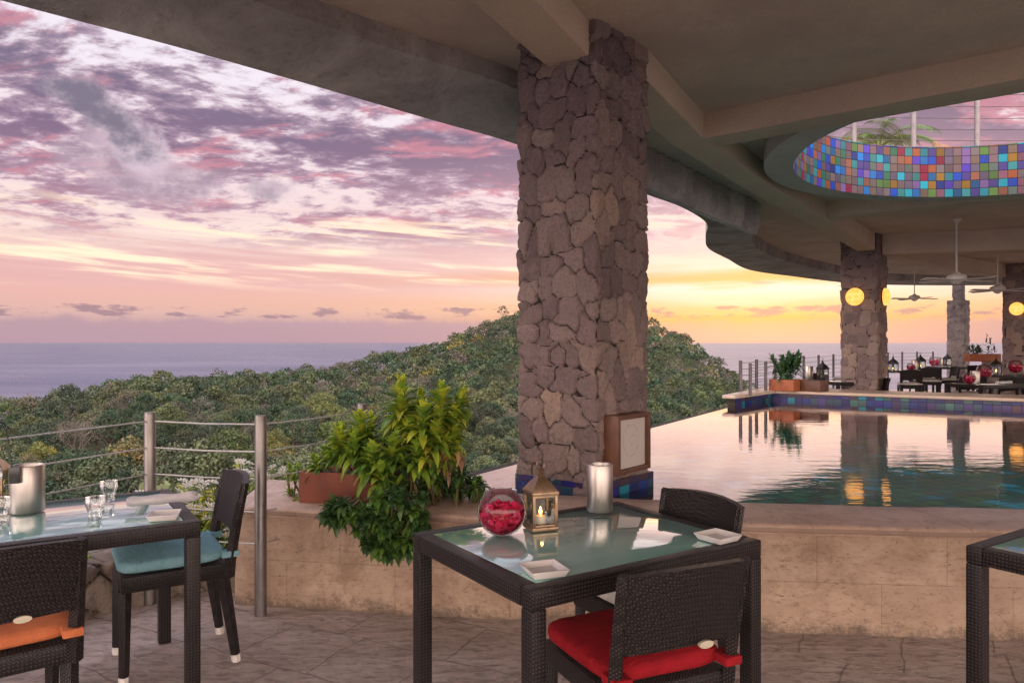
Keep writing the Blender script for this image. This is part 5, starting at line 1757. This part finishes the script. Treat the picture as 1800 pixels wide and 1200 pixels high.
# white flowering plants in the bed
def flowers(region, n, label, seed, leafcol, z0=.2):
    random.seed(seed)
    root = empty('flowering_plant', (0, 0, 0), 0, label, 'flowers', 'white daisy-like flowers in the bed below the railing')
    lv = MB(); st_ = MB(); fw_ = MB()
    for k in range(n):
        px = random.uniform(region[0], region[1]); py = random.uniform(region[2], region[3]); Y = random.uniform(region[4], region[5])
        c = atY(px, py, Y); b = Vector((c.x + random.uniform(-.05, .05), c.y + .03, z0))
        st_.tube([b, (b + c) / 2 + Vector((.02, 0, .02)), c], .003, 4, col=(.14, .2, .05), caps=False)
        for j in range(9):
            q_ = b.lerp(c, random.uniform(.1, .97)); a = random.uniform(0, 6.28)
            leaf(lv, q_, (math.cos(a), math.sin(a), random.uniform(-.1, .8)), random.uniform(.05, .09), .026, .3, random.choice(leafcol))
        if random.random() < .85:
            fc_ = c + Vector((0, -.01, .012)); M_ = Matrix.Rotation(random.uniform(-.9, .2), 3, 'X') @ Matrix.Rotation(random.uniform(-.5, .5), 3, 'Y')
            for j in range(8):
                a = 6.283 * j / 8; r_ = random.uniform(.026, .036)
                p0 = Vector((math.cos(a - .28) * r_, math.sin(a - .28) * r_, .004)); p1 = Vector((math.cos(a + .28) * r_, math.sin(a + .28) * r_, .004))
                fw_.add([fc_, fc_ + M_ @ p0, fc_ + M_ @ (Vector((math.cos(a), math.sin(a), .2)) * r_ * 1.2), fc_ + M_ @ p1], [(0, 1, 2, 3)], col=(.78, .78, .74))
            fw_.lathe([(.006, 0), (.004, .005), (0, .006)], tuple(fc_ + Vector((0, -.003, .002))), 6, col=(.6, .42, .05))
    lv.build('leaves', M['leaf'], root, smooth=True, angle=180); st_.build('stems', M['leaf'], root); fw_.build('blossoms', M['leaf'], root)

flowers((318, 378, 846, 935, 4.45, 4.8), 60, 'yellow-leaved clump of white flowers between the steel posts', 3, [(.70, .62, .05), (.45, .52, .05), (.20, .32, .04)])
flowers((350, 430, 880, 985, 4.35, 4.6), 62, 'green clump of white flowers behind the blue-cushioned chair', 4, [(.20, .32, .05), (.12, .22, .04), (.34, .38, .05)])
flowers((415, 505, 812, 868, 4.9, 5.2), 50, 'white flowers rising behind the left end of the low wall', 5, [(.24, .38, .05), (.40, .45, .06)], .1)
flowers((205, 250, 862, 990, 4.5, 4.8), 12, 'small clump of flowers seen under the left table', 6, [(.22, .36, .05), (.14, .24, .04)])
sp = [(random.uniform(140, 175), random.uniform(965, 985), 4.1, (0, -.3, 1), .6) for _ in range(5)]
shoots('leafy_sprig', sp, lambda s_: YG[1:3], 'small bright sprig growing over the low brown stone wall', 'plant', n=12, L_=.07, W_=.02, height=.04, stem_from=lambda c: Vector((c.x, c.y + .1, .2)))

# far planter on the tiled corner
p0 = at(1350, 686, FZ); p1 = at(1396, 688, FZ)
fpz = empty('planter_box', (0, 0, 0), 0, 'orange-brown square planter with spiky leaves on the far pool corner', 'planter')
d_ = (p1 - p0).normalized(); L2_ = (p1 - p0).length; c_ = (p0 + p1) / 2
rz = math.atan2(d_.y, d_.x) - .12
nn_ = Vector((-math.sin(rz), math.cos(rz), 0))
cc_ = c_ + nn_ * L2_ / 2
mb = MB(); mb.box((cc_.x, cc_.y, FZ + .09), (L2_, L2_, .18), rz); mb.build('box', M['orange_wood'], fpz, bevel=.008)
lv = MB()
random.seed(5)
for k in range(34):
    a = random.uniform(0, 6.28); r_ = random.uniform(.02, .26)
    rosette(lv, (cc_.x + r_ * math.cos(a), cc_.y + r_ * math.sin(a), FZ + .30 + random.uniform(0, .26)), (math.cos(a) * .4, math.sin(a) * .4, 1), 12, .17, .035, [(.05, .13, .05), (.08, .18, .06), (.03, .08, .03)], height=.22)
lv.build('leaves', M['leaf'], fpz, smooth=True, angle=180)
fpz2 = empty('planter_box', (0, 0, 0), 0, 'dark brown box standing against the orange-brown square planter', 'planter')
c3_ = cc_ + Vector((math.cos(rz), math.sin(rz), 0)) * (L2_ * .5 + .17) + nn_ * .15
MB().box((c3_.x, c3_.y, FZ + .085), (.32, .3, .17), rz).build('box', M['wood'], fpz2, bevel=.008)
# orange box planter on the low grey wall
p0 = atY(1708, 623, 19.4); p1 = atY(1764, 623, 19.4)
fo_ = empty('planter_box', (0, 0, 0), 0, 'long orange planter on the low grey wall between the far columns', 'planter')
mb = MB().box(((p0.x + p1.x) / 2, 19.62, .66 + .235), (p1.x - p0.x, .26, .47)); mb.v = [(x_, y_, z_ if z_ > .9 else z_) for x_, y_, z_ in mb.v]
mb = MB().box(((p0.x + p1.x) / 2, 19.62, 1.05), (p1.x - p0.x, .26, .2)).build('box', M['orange_wood'], fo_, bevel=.01)
lv = MB()
for k in range(15):
    x_ = random.uniform(p0.x + .05, p1.x - .05); hgt = random.uniform(.05, .2) + (.28 if .55 < (x_ - p0.x) / (p1.x - p0.x) < .75 else 0)
    rosette(lv, (x_, 19.6 + random.uniform(-.08, .08), 1.15 + hgt), (random.uniform(-.4, .4), 0, 1), 9, .17, .04, [(.05, .13, .05), (.09, .17, .07)], height=hgt)
lv.build('leaves', M['leaf'], fo_, smooth=True, angle=180)
# the wall under it reaches the planter
for o in bpy.data.objects:
    if o.name.startswith('stone_wall'):
        o.scale = (1, 1, .95 / .66)

# palm and thatched peak of the upper terrace
pm = empty('palm', (0, 0, 0), 0, 'green palm fronds of the upper terrace seen through the round skylight', 'palm')
lv = MB(); stm = MB()
base = atY(1545, 262, 10.4)
def frond(a, L_, rise, col, seg=16, b0=None):
    b0 = b0 or base; pts = []
    for i in range(seg + 1):
        t_ = i / seg
        pts.append(b0 + Vector((math.cos(a), math.sin(a), 0)) * L_ * t_ + Vector((0, 0, L_ * (rise * t_ - .75 * t_ * t_))))
    stm.tube(pts, [.010 * (1 - .8 * i / seg) for i in range(seg + 1)], 5, col=(.18, .22, .07), caps=False)
    for i in range(2, seg):
        tdir = (pts[i + 1] - pts[i - 1]).normalized(); sd = tdir.cross(Vector((0, 0, 1))).normalized()
        for s_ in (-1, 1):
            for h_ in (0, .5):
                q_ = pts[i].lerp(pts[min(i + 1, seg)], h_)
                leaf(lv, q_, tdir * .7 + sd * s_ * .9 + Vector((0, 0, .1)), L_ * .30 * (1 - .4 * i / seg), .016, .5, col, nseg=3)
for k in range(9):
    frond(k * .7 + .3, random.uniform(.55, .8), random.uniform(.7, 1.3), random.choice([(.18, .30, .05), (.26, .34, .07), (.12, .22, .05)]))
b2_ = atY(1600, 268, 10.0)
for a in (2.9, 2.2, 3.6, 1.2): frond(a, .78, 1.15, (.10, .12, .07), b0=b2_)
lv.build('fronds', M['leaf'], pm, smooth=True, angle=180); stm.build('frond_stems', M['leaf'], pm, smooth=True)
b3_ = atY(1652, 262, 10.8)
mb = MB(); mb.lathe([(.30, -.12), (.22, -.03), (.07, .05), (0, .08)], tuple(b3_), 16)
mb.lathe([(.055, .0), (.03, .08), (0, .13)], (b3_.x - .06, b3_.y, b3_.z), 10)
o = mb.build('straw_hat_roof', M['thatch'], smooth=True, angle=50); tag(o, 'small brown straw peak behind the mosaic band of the skylight', 'straw peak')
MB().tube([(b3_.x, b3_.y, 3.4), (b3_.x, b3_.y, b3_.z)], .03, 8).build('pole', M['wood'], o)
